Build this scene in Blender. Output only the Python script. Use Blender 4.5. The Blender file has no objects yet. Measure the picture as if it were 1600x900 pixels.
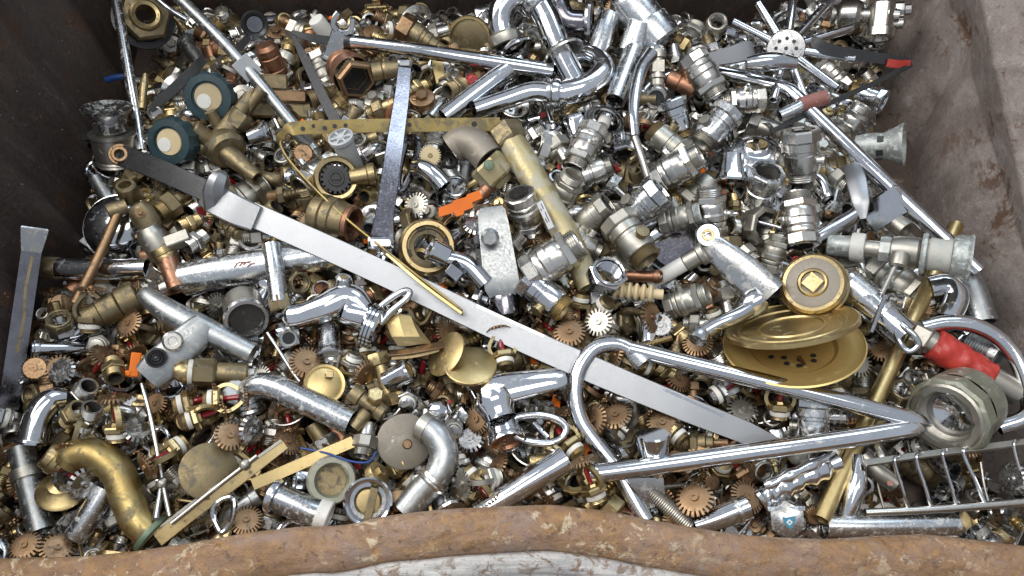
import bpy, bmesh, math, random
import numpy as np
from mathutils import Vector, Matrix, Quaternion, noise
random.seed(7); np.random.seed(7)
R = math.radians
SC = bpy.context.scene
COL = SC.collection

# ------------------------------------------------------------------ camera, light, exposure
F_PX, TILT, CAM_H = 1200.0, R(25.4), 0.83
CAM = Vector((0, -CAM_H*math.tan(TILT), CAM_H))
cd = bpy.data.cameras.new('camera'); cam = bpy.data.objects.new('camera', cd); COL.objects.link(cam)
cam.location = CAM; cam.rotation_euler = (TILT, 0, 0)
cd.sensor_width = 36; cd.lens = 36*F_PX/1600; cd.clip_start = .02; cd.clip_end = 500
SC.camera = cam
# sheltered daylight: dim surroundings, one broad opening high behind to one side, a weaker cool one, and an added fill
W = bpy.data.worlds.new('World'); SC.world = W; W.use_nodes = True
wn = W.node_tree; bg = wn.nodes['Background']; bg.inputs[0].default_value = (.80, .88, 1, 1); bg.inputs[1].default_value = .46
def lamp(name, loc, target, sx, sy, watts, col):
    d = bpy.data.lights.new(name, 'AREA'); d.shape = 'RECTANGLE'; d.size = sx; d.size_y = sy; d.energy = watts; d.color = col
    o = bpy.data.objects.new(name, d); COL.objects.link(o); o.location = loc
    o.rotation_euler = (Vector(loc)-Vector(target)).to_track_quat('Z', 'Y').to_euler(); return o
lamp('roof_light', (-1.75, .70, 2.0), (.15, 0, 0), 1.5, 2.2, 50, (1, .97, .93))
lamp('door_light', (.9, 1.9, 2.4), (.2, .1, 0), 1.6, .9, 17, (.70, .85, 1))
lamp('overhead_fill', (.15, -.45, 3.0), (0, 0, 0), 2.2, 1.0, 30, (1, .97, .92))  # added fill above the camera, widens the highlights on the chrome
SC.view_settings.view_transform = 'Standard'; SC.view_settings.look = 'None'; SC.view_settings.gamma = 1
SC.view_settings.use_curve_mapping = False; SC.view_settings.exposure = 0.48
SC.render.engine = 'CYCLES'
SC.cycles.max_bounces = 7; SC.cycles.glossy_bounces = 5; SC.cycles.diffuse_bounces = 3; SC.cycles.transmission_bounces = 3
SC.cycles.sample_clamp_indirect = 6; SC.cycles.use_denoising = True

# ------------------------------------------------------------------ photograph pixel -> point at a height
C_R = Vector((1, 0, 0)); C_F = Vector((0, math.sin(TILT), -math.cos(TILT))); C_U = Vector((0, math.cos(TILT), math.sin(TILT)))
def at(px, py, z=0.0):
    d = C_F*F_PX + C_R*(px-800) - C_U*(py-450)
    return CAM + d*((z-CAM.z)/d.z)
def mpp(p): return (p-CAM).dot(C_F)/F_PX          # metres per photograph pixel at a point
def proj(p):
    v = p-CAM; d = v.dot(C_F)
    return 800+F_PX*v.dot(C_R)/d, 450-F_PX*v.dot(C_U)/d, d
def cdir(p, x, y, t):                              # direction: x right, y up the picture, t towards the viewer
    n = (CAM-p).normalized(); r = C_R; u = n.cross(r).normalized(); r = u.cross(n).normalized()
    return (r*x+u*y+n*t).normalized()
def A(deg, t=0.0): return (math.cos(R(deg)), math.sin(R(deg)), t)
def frame(z, x=None):
    z = z.normalized()
    if x is None: x = Vector((0, 0, 1)) if abs(z.z) < .8 else Vector((1, 0, 0))
    x = (x-z*x.dot(z))
    if x.length < 1e-4: x = z.orthogonal()
    x.normalize(); y = z.cross(x)
    return Matrix((x, y, z)).transposed()

# ------------------------------------------------------------------ materials
MATS = {}
def _n(t, k, **kw):
    n = t.nodes.new(k)
    for a, b in kw.items(): setattr(n, a, b)
    return n
def metal(name, col, rough=.2, col2=None, dirt=None, damt=.3, dsc=70, metallic=1, bump=.05, bsc=400, varc=.5, drough=.6, dmet=.1, scratch=.12, spec=.5):
    m = bpy.data.materials.new(name); m.use_nodes = True; t = m.node_tree; t.nodes.clear(); L = t.links.new
    out = _n(t, 'ShaderNodeOutputMaterial'); b = _n(t, 'ShaderNodeBsdfPrincipled'); L(b.outputs[0], out.inputs[0])
    tc = _n(t, 'ShaderNodeTexCoord'); oi = _n(t, 'ShaderNodeObjectInfo')
    mu = _n(t, 'ShaderNodeVectorMath', operation='SCALE'); mu.inputs[0].default_value = (7.1, 3.3, 5.7); L(oi.outputs['Random'], mu.inputs['Scale'])
    ad = _n(t, 'ShaderNodeVectorMath', operation='ADD'); L(tc.outputs['Object'], ad.inputs[0]); L(mu.outputs[0], ad.inputs[1])
    def nz(scale, detail=4, rgh=.6, dist=0):
        n = _n(t, 'ShaderNodeTexNoise'); n.inputs['Scale'].default_value = scale; n.inputs['Detail'].default_value = detail
        n.inputs['Roughness'].default_value = rgh; n.inputs['Distortion'].default_value = dist; L(ad.outputs[0], n.inputs['Vector']); return n
    def ramp(src, a, c, lo=0, hi=1):
        r = _n(t, 'ShaderNodeMapRange'); r.inputs[1].default_value = a; r.inputs[2].default_value = c
        r.inputs[3].default_value = lo; r.inputs[4].default_value = hi; L(src, r.inputs[0]); return r
    def mix(f, a, c):
        x = _n(t, 'ShaderNodeMix', data_type='RGBA'); L(f, x.inputs[0])
        for i, v in ((6, a), (7, c)):
            if isinstance(v, tuple): x.inputs[i].default_value = (*v, 1)
            else: L(v, x.inputs[i])
        return x.outputs[2]
    c2 = col2 or tuple(v*.72 for v in col)
    big = nz(dsc*.45, 3); c = mix(ramp(big.outputs[0], .35, .7, 0, varc).outputs[0], col, c2)
    # brightness of one piece differs from the next
    rv = _n(t, 'ShaderNodeMapRange'); rv.inputs[3].default_value = .78; rv.inputs[4].default_value = 1.12; L(oi.outputs['Random'], rv.inputs[0])
    hv = _n(t, 'ShaderNodeHueSaturation'); L(rv.outputs[0], hv.inputs['Value']); L(c, hv.inputs['Color']); c = hv.outputs[0]
    fine = nz(bsc, 5, .7)
    rr = ramp(fine.outputs[0], .3, .75, max(.02, rough-scratch*.5), rough+scratch)
    ro = rr.outputs[0]; met = None
    if dirt:
        dn = nz(dsc, 6, .68, .6); th = .72-.42*damt
        f = ramp(dn.outputs[0], th, th+.11).outputs[0]
        c = mix(f, c, dirt)
        x = _n(t, 'ShaderNodeMix', data_type='FLOAT'); L(f, x.inputs[0]); L(ro, x.inputs[2]); x.inputs[3].default_value = drough; ro = x.outputs[0]
        y = _n(t, 'ShaderNodeMix', data_type='FLOAT'); L(f, y.inputs[0]); y.inputs[2].default_value = metallic; y.inputs[3].default_value = dmet; met = y.outputs[0]
    L(c, b.inputs['Base Color']); L(ro, b.inputs['Roughness'])
    if met: L(met, b.inputs['Metallic'])
    else: b.inputs['Metallic'].default_value = metallic
    b.inputs['Specular IOR Level'].default_value = spec
    if bump:
        bp = _n(t, 'ShaderNodeBump'); bp.inputs['Strength'].default_value = bump; bp.inputs['Distance'].default_value = .0003
        L(fine.outputs[0] if not dirt else dn.outputs[0], bp.inputs['Height']); L(bp.outputs[0], b.inputs['Normal'])
    MATS[name] = m; return m
metal('chrome', (.56, .57, .59), .11, (.42, .43, .45), (.30, .29, .27), .34, 120, bump=.08, scratch=.16, drough=.45, dmet=.4)
metal('chrome_clean', (.62, .63, .65), .08, (.48, .49, .51), (.44, .44, .43), .36, 120, bump=.08, scratch=.12, drough=.32, dmet=.65)
metal('chrome_dirty', (.46, .46, .46), .2, (.3, .29, .28), (.34, .33, .30), .45, 90, bump=.14, scratch=.25)
metal('chrome_scale', (.52, .53, .54), .22, (.38, .39, .40), (.47, .47, .44), .42, 150, bump=.25, scratch=.2)
metal('nickel', (.58, .56, .52), .27, (.48, .46, .42), (.30, .28, .24), .12, 150, bump=.03, scratch=.07)
metal('nickel_dull', (.43, .41, .36), .4, (.33, .31, .27), (.24, .22, .18), .28, 150, bump=.08, scratch=.12)
metal('aluminium', (.33, .335, .345), .42, (.29, .295, .305), (.24, .24, .24), .14, 60, bump=.03, scratch=.12)
metal('galvanised', (.38, .39, .39), .36, (.24, .25, .25), (.36, .36, .33), .38, 170, bump=.12, scratch=.25)
metal('brass', (.46, .36, .19), .34, (.34, .25, .12), (.15, .12, .075), .36, 110, bump=.12, scratch=.2)
metal('brass_old', (.27, .215, .125), .47, (.17, .13, .07), (.12, .10, .065), .5, 95, bump=.25, scratch=.2)
metal('bronze', (.31, .20, .115), .44, (.20, .12, .065), (.12, .09, .06), .4, 110, bump=.15, scratch=.2)
metal('gold', (.56, .43, .21), .36, (.46, .34, .15), (.33, .25, .13), .3, 60, bump=.06, scratch=.16)
metal('copper', (.40, .21, .13), .42, (.26, .13, .08), (.13, .09, .065), .38, 90, bump=.08, scratch=.2)
metal('patina_brass', (.38, .29, .12), .4, (.24, .17, .065), (.15, .125, .07), .5, 48, bump=.2, scratch=.2, varc=.8, drough=.5, dmet=.5)
metal('yellowed', (.38, .32, .18), .48, (.27, .22, .11), (.33, .31, .24), .55, 45, metallic=.75, bump=.3, scratch=.2, dmet=.1)
metal('steel_dark', (.045, .045, .047), .32, (.03, .03, .03), (.11, .105, .10), .25, 130, metallic=.5, bump=.05, scratch=.25)
metal('dark_chrome', (.24, .23, .25), .14, (.12, .115, .125), (.24, .23, .23), .28, 120, bump=.05, scratch=.25)
metal('corroded', (.36, .37, .35), .42, (.22, .24, .23), (.46, .50, .48), .5, 160, metallic=.6, bump=.3, scratch=.25, dmet=0)
metal('old_pipe_green', (.34, .34, .27), .45, (.24, .24, .17), (.38, .37, .30), .4, 90, metallic=.7, bump=.12, scratch=.2)
metal('grey_brown', (.22, .195, .16), .55, (.15, .13, .10), (.28, .25, .21), .35, 60, metallic=.6, bump=.15, scratch=.15)
metal('teal_scale', (.40, .39, .35), .6, (.28, .27, .24), (.22, .34, .37), .42, 120, metallic=.1, bump=.5)
metal('satin_gold', (.76, .58, .24), .46, (.68, .50, .18), (.40, .30, .14), .22, 50, metallic=.85, bump=.05, scratch=.12)
metal('white_plastic', (.62, .61, .57), .42, (.52, .5, .45), (.35, .32, .26), .3, 100, metallic=0, bump=.06)
metal('ptfe', (.66, .64, .58), .6, (.5, .47, .4), (.34, .29, .2), .3, 160, metallic=0, bump=.2)
metal('grey_plastic', (.40, .42, .43), .4, None, (.25, .24, .22), .25, 80, metallic=0, bump=.05)
metal('orange_plastic', (.80, .18, .012), .5, (.66, .13, .01), (.25, .1, .04), .22, 130, metallic=0, bump=.06, spec=.3)
metal('teal_plastic', (.014, .036, .042), .45, (.01, .02, .024), (.06, .08, .08), .34, 140, metallic=0, bump=.2)
metal('cream_plastic', (.50, .40, .23), .45, None, (.42, .34, .2), .2, 90, metallic=0, bump=.03)
metal('red_tape', (.42, .035, .025), .36, (.28, .022, .018), (.45, .13, .10), .32, 90, metallic=0, bump=.8)
metal('red_plastic', (.36, .03, .03), .45, None, (.2, .04, .04), .3, 120, metallic=0)
metal('red_paint', (.26, .10, .085), .5, (.2, .08, .06), (.28, .2, .17), .4, 130, metallic=0, bump=.2)
metal('black_rubber', (.022, .022, .022), .5, None, (.06, .055, .05), .3, 120, metallic=0, bump=.1)
metal('blue_plastic', (.012, .05, .2), .35, None, (.03, .06, .13), .2, 80, metallic=0)
metal('blue_enamel', (.02, .19, .30), .3, None, None, metallic=0)
metal('white_print', (.72, .73, .74), .4, None, None, metallic=0)
metal('black_print', (.04, .04, .04), .5, None, None, metallic=0)
metal('bulb_red', (.22, .012, .015), .08, (.16, .01, .01), None, metallic=0, bump=0)
metal('dark_inside', (.045, .04, .035), .6, None, (.10, .085, .06), .35, 110, metallic=.3, bump=.2)
metal('green_brass', (.16, .24, .17), .5, (.24, .22, .12), (.3, .36, .28), .35, 70, metallic=.5, bump=.2)

# ------------------------------------------------------------------ shapes
I4 = Matrix.Identity(4)
def smooth(pts, n=6):
    P = [Vector(p) for p in pts]
    if len(P) < 3: return P
    P = [P[0]*2-P[1]]+P+[P[-1]*2-P[-2]]; o = []
    for i in range(1, len(P)-2):
        a, b, c, d = P[i-1:i+3]
        for k in range(n):
            u = k/n; o.append(.5*((2*b)+(c-a)*u+(2*a-5*b+4*c-d)*u*u+(3*b-a-3*c+d)*u**3))
    o.append(P[-2]); return o
def frames(P, hint=None):
    T = [(P[min(i+1, len(P)-1)]-P[max(i-1, 0)]).normalized() for i in range(len(P))]
    n = Vector(hint) if hint else (Vector((0, 0, 1)) if abs(T[0].z) < .9 else Vector((1, 0, 0)))
    N = []
    for t in T:
        n = n-t*n.dot(t)
        if n.length < 1e-6: n = t.orthogonal()
        n = n.normalized(); N.append(n.copy())
    return T, N
class G:
    def __init__(s, k=1.0): s.v = []; s.f = []; s.k = k
    def add(s, V, Fc, M=None):
        b = len(s.v); k = s.k
        for p in V:
            p = Vector(p)
            s.v.append(tuple((M @ p)*k) if M else tuple(p*k))
        s.f += [tuple(i+b for i in f) for f in Fc]; return s
    def lathe(s, prof, seg=20, M=None, ph=0.0, wob=None):
        V, Fc, rings = [], [], []
        for (r, z) in prof:
            if r <= 1e-9: rings.append([len(V)]); V.append((0, 0, z))
            else:
                rings.append(list(range(len(V), len(V)+seg)))
                for i in range(seg):
                    a = ph+2*math.pi*i/seg; q = r*(wob(a, z) if wob else 1); V.append((q*math.cos(a), q*math.sin(a), z))
        for A_, B_ in zip(rings, rings[1:]):
            for i in range(seg):
                j = (i+1) % seg
                if len(A_) == 1 and len(B_) == 1: continue
                if len(A_) == 1: Fc.append((A_[0], B_[i], B_[j]))
                elif len(B_) == 1: Fc.append((A_[i], A_[j], B_[0]))
                else: Fc.append((A_[i], A_[j], B_[j], B_[i]))
        return s.add(V, Fc, M)
    def sweep(s, P, sec, N=None, hint=None, scale=None, cap=True, closed=False):
        T, NN = frames(P, hint)
        if N: NN = [(n-t*n.dot(t)).normalized() for n, t in zip(N, T)]
        V, Fc, m = [], [], len(sec)
        for i, p in enumerate(P):
            b = T[i].cross(NN[i]); k = scale[i] if scale else 1
            for (x, y) in sec: V.append(p+NN[i]*x*k+b*y*k)
        n = len(P)
        for i in range(n if closed else n-1):
            i2 = (i+1) % n
            for j in range(m):
                q = (j+1) % m; Fc.append((i*m+j, i*m+q, i2*m+q, i2*m+j))
        if cap and not closed: Fc += [tuple(range(m-1, -1, -1)), tuple((n-1)*m+j for j in range(m))]
        return s.add(V, Fc)
    def tube(s, P, r, seg=14, hollow=.82, scale=None, closed=False):
        P = [Vector(p) for p in P]
        sec = [(r*math.cos(2*math.pi*i/seg), r*math.sin(2*math.pi*i/seg)) for i in range(seg)]
        if closed or not hollow: return s.sweep(P, sec, scale=scale, closed=closed)
        T, NN = frames(P); n = len(P); V, Fc = [], []
        ins = list(range(n-1, -1, -1))
        seq = [(i, 1.0) for i in range(n)]+[(i, hollow) for i in ins]
        for i, q in seq:
            b = T[i].cross(NN[i]); k = q*(scale[i] if scale else 1)
            for (x, y) in sec: V.append(P[i]+NN[i]*x*k+b*y*k)
        m = len(seq)
        for i in range(m):
            i2 = (i+1) % m
            for j in range(seg):
                q = (j+1) % seg; Fc.append((i*seg+j, i*seg+q, i2*seg+q, i2*seg+j))
        return s.add(V, Fc)
    def box(s, sx, sy, sz, M=None, c=None):
        c = c if c is not None else min(sx, sy, sz)*.12
        V, Fc = [], []
        x, y, z = sx/2, sy/2, sz/2
        def ring(dx, dy, zz):
            return [(-x+dx+0, -y+dy, zz)]
        prof = [(c, -z), (0, -z+c), (0, z-c), (c, z)]
        for (d, zz) in prof:
            a, b = x-d, y-d
            V += [(-a+c*.5, -b, zz), (a-c*.5, -b, zz), (a, -b+c*.5, zz), (a, b-c*.5, zz), (a-c*.5, b, zz), (-a+c*.5, b, zz), (-a, b-c*.5, zz), (-a, -b+c*.5, zz)]
        for k in range(3):
            for i in range(8):
                j = (i+1) % 8; Fc.append((k*8+i, k*8+j, k*8+8+j, k*8+8+i))
        Fc += [tuple(range(7, -1, -1)), tuple(range(24, 32))]
        return s.add(V, Fc, M)
    def plate(s, pts, t, M=None, bend=None):      # polygon outline (x,y), thickness t, centred on z=0
        n = len(pts); V = [(x, y, t/2) for x, y in pts]+[(x, y, -t/2) for x, y in pts]
        if bend: V = [(x, y, z+bend(x, y)) for x, y, z in V]
        Fc = [tuple(range(n)), tuple(range(2*n-1, n-1, -1))]+[(i, n+i, n+(i+1) % n, (i+1) % n) for i in range(n)]
        return s.add(V, Fc, M)
    def gear(s, Ro, Ri, t, n, M=None, hole=0, dish=0.0, w=.55):   # flat disc with a slotted edge, teeth bent down by dish
        V, Fc = [], []; m = 2*n
        for zt in (t/2, -t/2):
            for q in (.55, 1.0):
                for i in range(n):
                    for f in (0, w):
                        a = 2*math.pi*(i+f)/n; V.append((Ri*q*math.cos(a), Ri*q*math.sin(a), zt))
            for i in range(n):
                for f in (.03, w-.03):
                    a = 2*math.pi*(i+f)/n; V.append((Ro*math.cos(a), Ro*math.sin(a), zt-dish))
        o = 3*m
        Fc += [tuple(range(m)), tuple(o+i for i in range(m-1, -1, -1))]
        for i in range(m):
            j = (i+1) % m; Fc += [(i, m+i, m+j, j), (o+j, o+m+j, o+m+i, o+i)]
            if i % 2 == 0:
                Fc += [(m+i, 2*m+i, 2*m+j, m+j), (o+m+j, o+2*m+j, o+2*m+i, o+m+i), (2*m+i, o+2*m+i, o+2*m+j, 2*m+j), (m+i, o+m+i, o+2*m+i, 2*m+i), (2*m+j, o+2*m+j, o+m+j, m+j)]
            else: Fc.append((m+i, o+m+i, o+m+j, m+j))
        return s.add(V, Fc, M)
    def mesh(s, name, mat, ang=32):
        me = bpy.data.meshes.new(name); me.from_pydata(s.v, [], s.f)
        bm = bmesh.new(); bm.from_mesh(me); bmesh.ops.recalc_face_normals(bm, faces=bm.faces); bm.to_mesh(me); bm.free()
        me.polygons.foreach_set('use_smooth', [True]*len(me.polygons)); me.set_sharp_from_angle(angle=R(ang))
        me.materials.append(MATS[mat] if isinstance(mat, str) else mat); me.update(); return me
def thread(r, z0, z1, pitch=1.8, d=.07):
    n = max(2, int(abs(z1-z0)/pitch)); o = []
    for i in range(n):
        za = z0+(z1-z0)*i/n; zb = z0+(z1-z0)*(i+.5)/n; o += [(r*(1-d), za), (r, zb)]
    return o+[(r*(1-d), z1)]
def TM(x=0, y=0, z=0): return Matrix.Translation((x, y, z))
def RX(a): return Matrix.Rotation(R(a), 4, 'X')
def RY(a): return Matrix.Rotation(R(a), 4, 'Y')
def RZ(a): return Matrix.Rotation(R(a), 4, 'Z')

# ------------------------------------------------------------------ things
THINGS = []       # dicts: root, short, look, hero
class Thing:
    """A thing placed at a photographed point; geometry in photograph pixels around it (k = metres per pixel there).
    Local z runs along the given direction, local x along the hint."""
    def __init__(s, name, label, cat, short, px, py, z, ax=(0, 0, 1), hint=None, world=False, k=None, group=None):
        s.o = at(px, py, z); s.k = k or mpp(s.o); s.name = name; s.parts = []
        if world: s.m = Matrix.Translation(s.o)
        else:
            zz = cdir(s.o, *ax); s.m = Matrix.Translation(s.o) @ frame(zz, cdir(s.o, *hint) if hint else None).to_4x4()
        s.inv = s.m.inverted(); s.info = dict(label=label, cat=cat, short=short, group=group, px=px, py=py)
    def L(s, px, py, z): return (s.inv @ at(px, py, z))/s.k              # photographed point -> local px units
    def LP(s, pts, n=6): return smooth([s.L(*p) for p in pts], n)
    def D(s, x, y, t): return (s.inv.to_3x3() @ cdir(s.o, x, y, t)).normalized()
    def p(s, pname, mat, parent=None, ang=32, label=None):
        g = G(s.k); s.parts.append([pname, mat, g, parent, ang, label]); return g
    def done(s):
        i = s.info
        if len(s.parts) == 1:
            pn, mat, g, par, ang, lb = s.parts[0]
            root = bpy.data.objects.new(s.name, g.mesh(s.name, mat, ang)); root.matrix_world = s.m; COL.objects.link(root)
        else:
            root = bpy.data.objects.new(s.name, None); root.empty_display_size = .01; root.matrix_world = s.m; COL.objects.link(root); made = {}
            for pn, mat, g, par, ang, lb in s.parts:
                o = bpy.data.objects.new(pn, g.mesh(pn, mat, ang)); COL.objects.link(o); o.parent = made.get(par, root); made[pn] = o
                if lb: o['label'] = lb
        root['label'] = i['label']; root['category'] = i['cat']
        if i['group']: root['group'] = i['group']
        THINGS.append(dict(root=root, short=i['short'], px=i['px'], py=i['py'], hero=True)); return root
def pipe(name, label, cat, short, path, r, mat, z=None, hollow=.84, seg=16, n=6, scale=None, extra=None, pname='tube', hint=None):
    """A swept tube through photographed points (px, py, z); r in photograph pixels."""
    x, y, zz = path[len(path)//2]
    t = Thing(name, label, cat, short, x, y, zz, world=True)
    P = t.LP(path, n); g = t.p(pname, mat)
    sc = None
    if scale:
        m = len(P); sc = [np.interp(i/(m-1), [q[0] for q in scale], [q[1] for q in scale]) for i in range(m)]
    g.tube(P, r, seg, hollow, sc)
    if extra: extra(t, P)
    return t.done()
def along(P, f):
    """matrix with z along the path at fraction f (local px units)"""
    i = f*(len(P)-1); a = int(min(i, len(P)-2)); q = P[a].lerp(P[a+1], i-a); t = (P[a+1]-P[a]).normalized()
    return q, frame(t).to_4x4()
def atpath(P, f):
    q, m = along(P, f); return Matrix.Translation(q) @ m
# ------------------------------------------------------------------ the bin and what it stands on
def rusty(name, cols, sc=9, chips=None, chip_th=.58, rough=.62, bump=.5, metallic=.0, streak=(1, 1, 1), dust=None, dust_th=.6, chip_sc=30, pits=None):
    m = bpy.data.materials.new(name); m.use_nodes = True; t = m.node_tree; t.nodes.clear(); L = t.links.new
    out = _n(t, 'ShaderNodeOutputMaterial'); b = _n(t, 'ShaderNodeBsdfPrincipled'); L(b.outputs[0], out.inputs[0])
    tc = _n(t, 'ShaderNodeTexCoord'); mp = _n(t, 'ShaderNodeMapping'); mp.inputs['Scale'].default_value = streak; L(tc.outputs['Object'], mp.inputs[0])
    def nz(scale, detail=8, r=.62, d=0, src=None):
        n = _n(t, 'ShaderNodeTexNoise'); n.inputs['Scale'].default_value = scale; n.inputs['Detail'].default_value = detail
        n.inputs['Roughness'].default_value = r; n.inputs['Distortion'].default_value = d; L(src or mp.outputs[0], n.inputs['Vector']); return n.outputs[0]
    def rmp(src, a, c, lo=0., hi=1.):
        r = _n(t, 'ShaderNodeMapRange'); r.inputs[1].default_value = a; r.inputs[2].default_value = c; r.inputs[3].default_value = lo; r.inputs[4].default_value = hi; L(src, r.inputs[0]); return r.outputs[0]
    def mix(f, a, c):
        x = _n(t, 'ShaderNodeMix', data_type='RGBA'); L(f, x.inputs[0])
        for i, v in ((6, a), (7, c)):
            if isinstance(v, tuple): x.inputs[i].default_value = (*v, 1)
            else: L(v, x.inputs[i])
        return x.outputs[2]
    n1 = nz(sc, 8, .65, .4); n2 = nz(sc*3.3, 8, .7); n3 = nz(sc*22, 6, .7, 0, tc.outputs['Object'])
    c = mix(rmp(n1, .32, .68), cols[0], cols[1]); c = mix(rmp(n2, .45, .72, 0, .75), c, cols[2])
    if dust: c = mix(rmp(nz(sc*.6, 7, .7, 1.0), dust_th, dust_th+.14, 0, .7), c, dust)
    ro = rmp(n3, .3, .7, rough-.14, rough+.16)
    if chips:
        ch = rmp(nz(chip_sc, 9, .72, .5, tc.outputs['Object']), chip_th, chip_th+.05); cl = rmp(nz(9, 3, .5, 0, tc.outputs['Object']), .38, .55)
        mm = _n(t, 'ShaderNodeMath', operation='MULTIPLY'); L(ch, mm.inputs[0]); L(cl, mm.inputs[1]); c = mix(mm.outputs[0], c, chips)
    if pits:
        c = mix(rmp(nz(150, 6, .7, .5, tc.outputs['Object']), .56, .66, 0, .8), c, pits[0]); c = mix(rmp(nz(75, 7, .72, .8), .55, .68, 0, .85), c, pits[1])
    fl = rmp(nz(260, 2, .5, 0, tc.outputs['Object']), .73, .76); c = mix(fl, c, (.42, .38, .33))
    L(c, b.inputs['Base Color']); L(ro, b.inputs['Roughness']); b.inputs['Metallic'].default_value = metallic
    b1 = _n(t, 'ShaderNodeBump'); b1.inputs['Strength'].default_value = bump; b1.inputs['Distance'].default_value = .004; L(n2, b1.inputs['Height'])
    b2 = _n(t, 'ShaderNodeBump'); b2.inputs['Strength'].default_value = bump; b2.inputs['Distance'].default_value = .0012; L(n3, b2.inputs['Height']); L(b1.outputs[0], b2.inputs['Normal'])
    L(b2.outputs[0], b.inputs['Normal']); MATS[name] = m; return m
rusty('bin_wall_lit', ((.17, .132, .115), (.27, .228, .208), (.34, .295, .272)), 9, rough=.5, metallic=.1, streak=(1, .8, .6), dust=(.40, .355, .33), dust_th=.54, bump=.9, chips=(.12, .07, .045), chip_th=.56, chip_sc=18, pits=((.15, .11, .09), (.34, .30, .275)))  # right wall: greyer worn sheet, the stronger light on it put into the colour
rusty('bin_wall_shaded', ((.034, .026, .022), (.06, .046, .04), (.085, .067, .058)), 7, rough=.5, metallic=.1, streak=(1, 1, .3), dust=(.12, .10, .09), dust_th=.57, bump=.9, chips=(.075, .04, .026), chip_th=.55, chip_sc=18, pits=((.025, .018, .015), (.09, .07, .06)))  # left and back walls: same bin, their deep shade painted into the colour
rusty('bin_floor', ((.06, .042, .034), (.1, .07, .055), (.14, .10, .08)), 12, rough=.7, chips=(.22, .16, .11), chip_th=.62, bump=.6)
rusty('bin_rim', ((.20, .105, .045), (.29, .18, .12), (.42, .235, .085)), 26, chips=(.54, .43, .29), chip_th=.55, rough=.38, bump=.9, streak=(.85, 1.15, 1), chip_sc=60, dust=(.27, .2, .17), dust_th=.5, pits=((.10, .055, .03), (.38, .21, .08)))
rusty('bin_edge', ((.40, .385, .37), (.56, .54, .50), (.24, .22, .235)), 14, chips=(.20, .13, .085), chip_th=.52, rough=.5, bump=.8, streak=(.22, 3, 1.5), chip_sc=60, pits=((.22, .17, .14), (.30, .285, .29)))
rusty('concrete', ((.2, .19, .18), (.25, .24, .22), (.16, .15, .14)), 4, rough=.85, bump=.3)

XW, YB, YF, ZF, ZT = .578, .50, -.30, -.085, .27
def grid(name, nu, nv, fn, mat, parent, thick=None, ang=40):
    V = [fn(i/(nu-1), j/(nv-1)) for j in range(nv) for i in range(nu)]
    Fc = [(j*nu+i, j*nu+i+1, (j+1)*nu+i+1, (j+1)*nu+i) for j in range(nv-1) for i in range(nu-1)]
    g = G(); g.add(V, Fc); o = bpy.data.objects.new(name, g.mesh(name, mat, ang)); COL.objects.link(o); o.parent = parent
    if thick:
        s = o.modifiers.new('t', 'SOLIDIFY'); s.thickness = thick; s.offset = 0
    return o
g = G(); g.add([(-40, -40, -.62), (40, -40, -.62), (40, 40, -.62), (-40, 40, -.62)], [(0, 1, 2, 3)])
gr = bpy.data.objects.new('ground', g.mesh('ground', 'concrete')); COL.objects.link(gr); gr['kind'] = 'structure'; gr['label'] = 'grey concrete yard floor under the bin'
BIN = bpy.data.objects.new('scrap_bin', None); BIN.location = (0, 0, ZF); COL.objects.link(BIN)
BIN['label'] = 'dented rusty brown steel bin that holds all the scrap'; BIN['category'] = 'bin'
def nzv(x, y, z, s, a): return a*noise.noise(Vector((x*s, y*s, z*s)))
dz = -ZF
def left_wall(u, v):
    y = -.36+(.90)*u; z = ZF-.04+(ZT-ZF+.04)*v
    x = -XW-.02*v
    for yc, w, a in ((-.02, .018, .016), (.10, .022, .022), (.235, .02, .018), (.36, .025, .018)):
        x += a*math.exp(-((y-yc-.10*(z-.1))/w)**2)
    x += nzv(y, z, 3, 5, .005)+nzv(y, z, 8, 14, .0015)
    return (x, y, z+dz)
def right_wall(u, v):
    y = -.36+(.90)*u; z = ZF-.04+(ZT-ZF+.04)*v
    h = z-ZF; c1 = .142+.03*(y-.1)+nzv(y, 0, 3, 6, .008); c2 = .178+.30*(y-.075)+nzv(y, 1, 3, 5, .008)
    if c2 < c1+.02: c2 = c1+.02
    # folded sheet: flat faces that meet in sharp creases
    x = XW-.014+.16*min(h, c1)-.34*max(0, min(h, c2)-c1)+.34*max(0, h-c2)
    for k in range(4):
        c4 = (y+.9*h)-(.42-.07*k); x -= .0035*max(0, 1-abs(c4)/.012)*max(0, 1-abs(h-.24)/.06)
    c5 = abs(y-.31-.4*(h-.1)); x += .012*max(0, 1-c5/.05)*(h < .2)
    x += nzv(y, z, 1, 4.5, .007)+nzv(y, z, 5, 16, .002)+nzv(y, z, 5, 45, .0007)
    return (x, y, z+dz)
def back_wall(u, v):
    x = -.62+1.24*u; z = ZF-.04+(ZT-ZF+.04)*v
    return (x, YB+.02*v+nzv(x, z, 2, 5, .014)+nzv(x, z, 9, 15, .003), z+dz)
def floor_fn(u, v):
    x = -.62+1.24*u; y = -.36+.9*v
    return (x, y, ZF+nzv(x, y, 4, 6, .006)+dz)
grid('wall_panel', 90, 50, left_wall, 'bin_wall_shaded', BIN, .004)
grid('wall_panel', 200, 130, right_wall, 'bin_wall_lit', BIN, .004)
grid('wall_panel', 90, 40, back_wall, 'bin_wall_shaded', BIN, .004)
grid('floor_plate', 60, 50, floor_fn, 'bin_floor', BIN)
RIMPX = [(-150, 885), (0, 872), (110, 868), (200, 861), (300, 846), (400, 828), (480, 820), (540, 822), (600, 805), (700, 797), (800, 792), (860, 789), (950, 799), (1010, 812), (1070, 822), (1140, 832), (1200, 838), (1300, 842), (1380, 836), (1460, 832), (1530, 842), (1600, 852), (1760, 860)]
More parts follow.
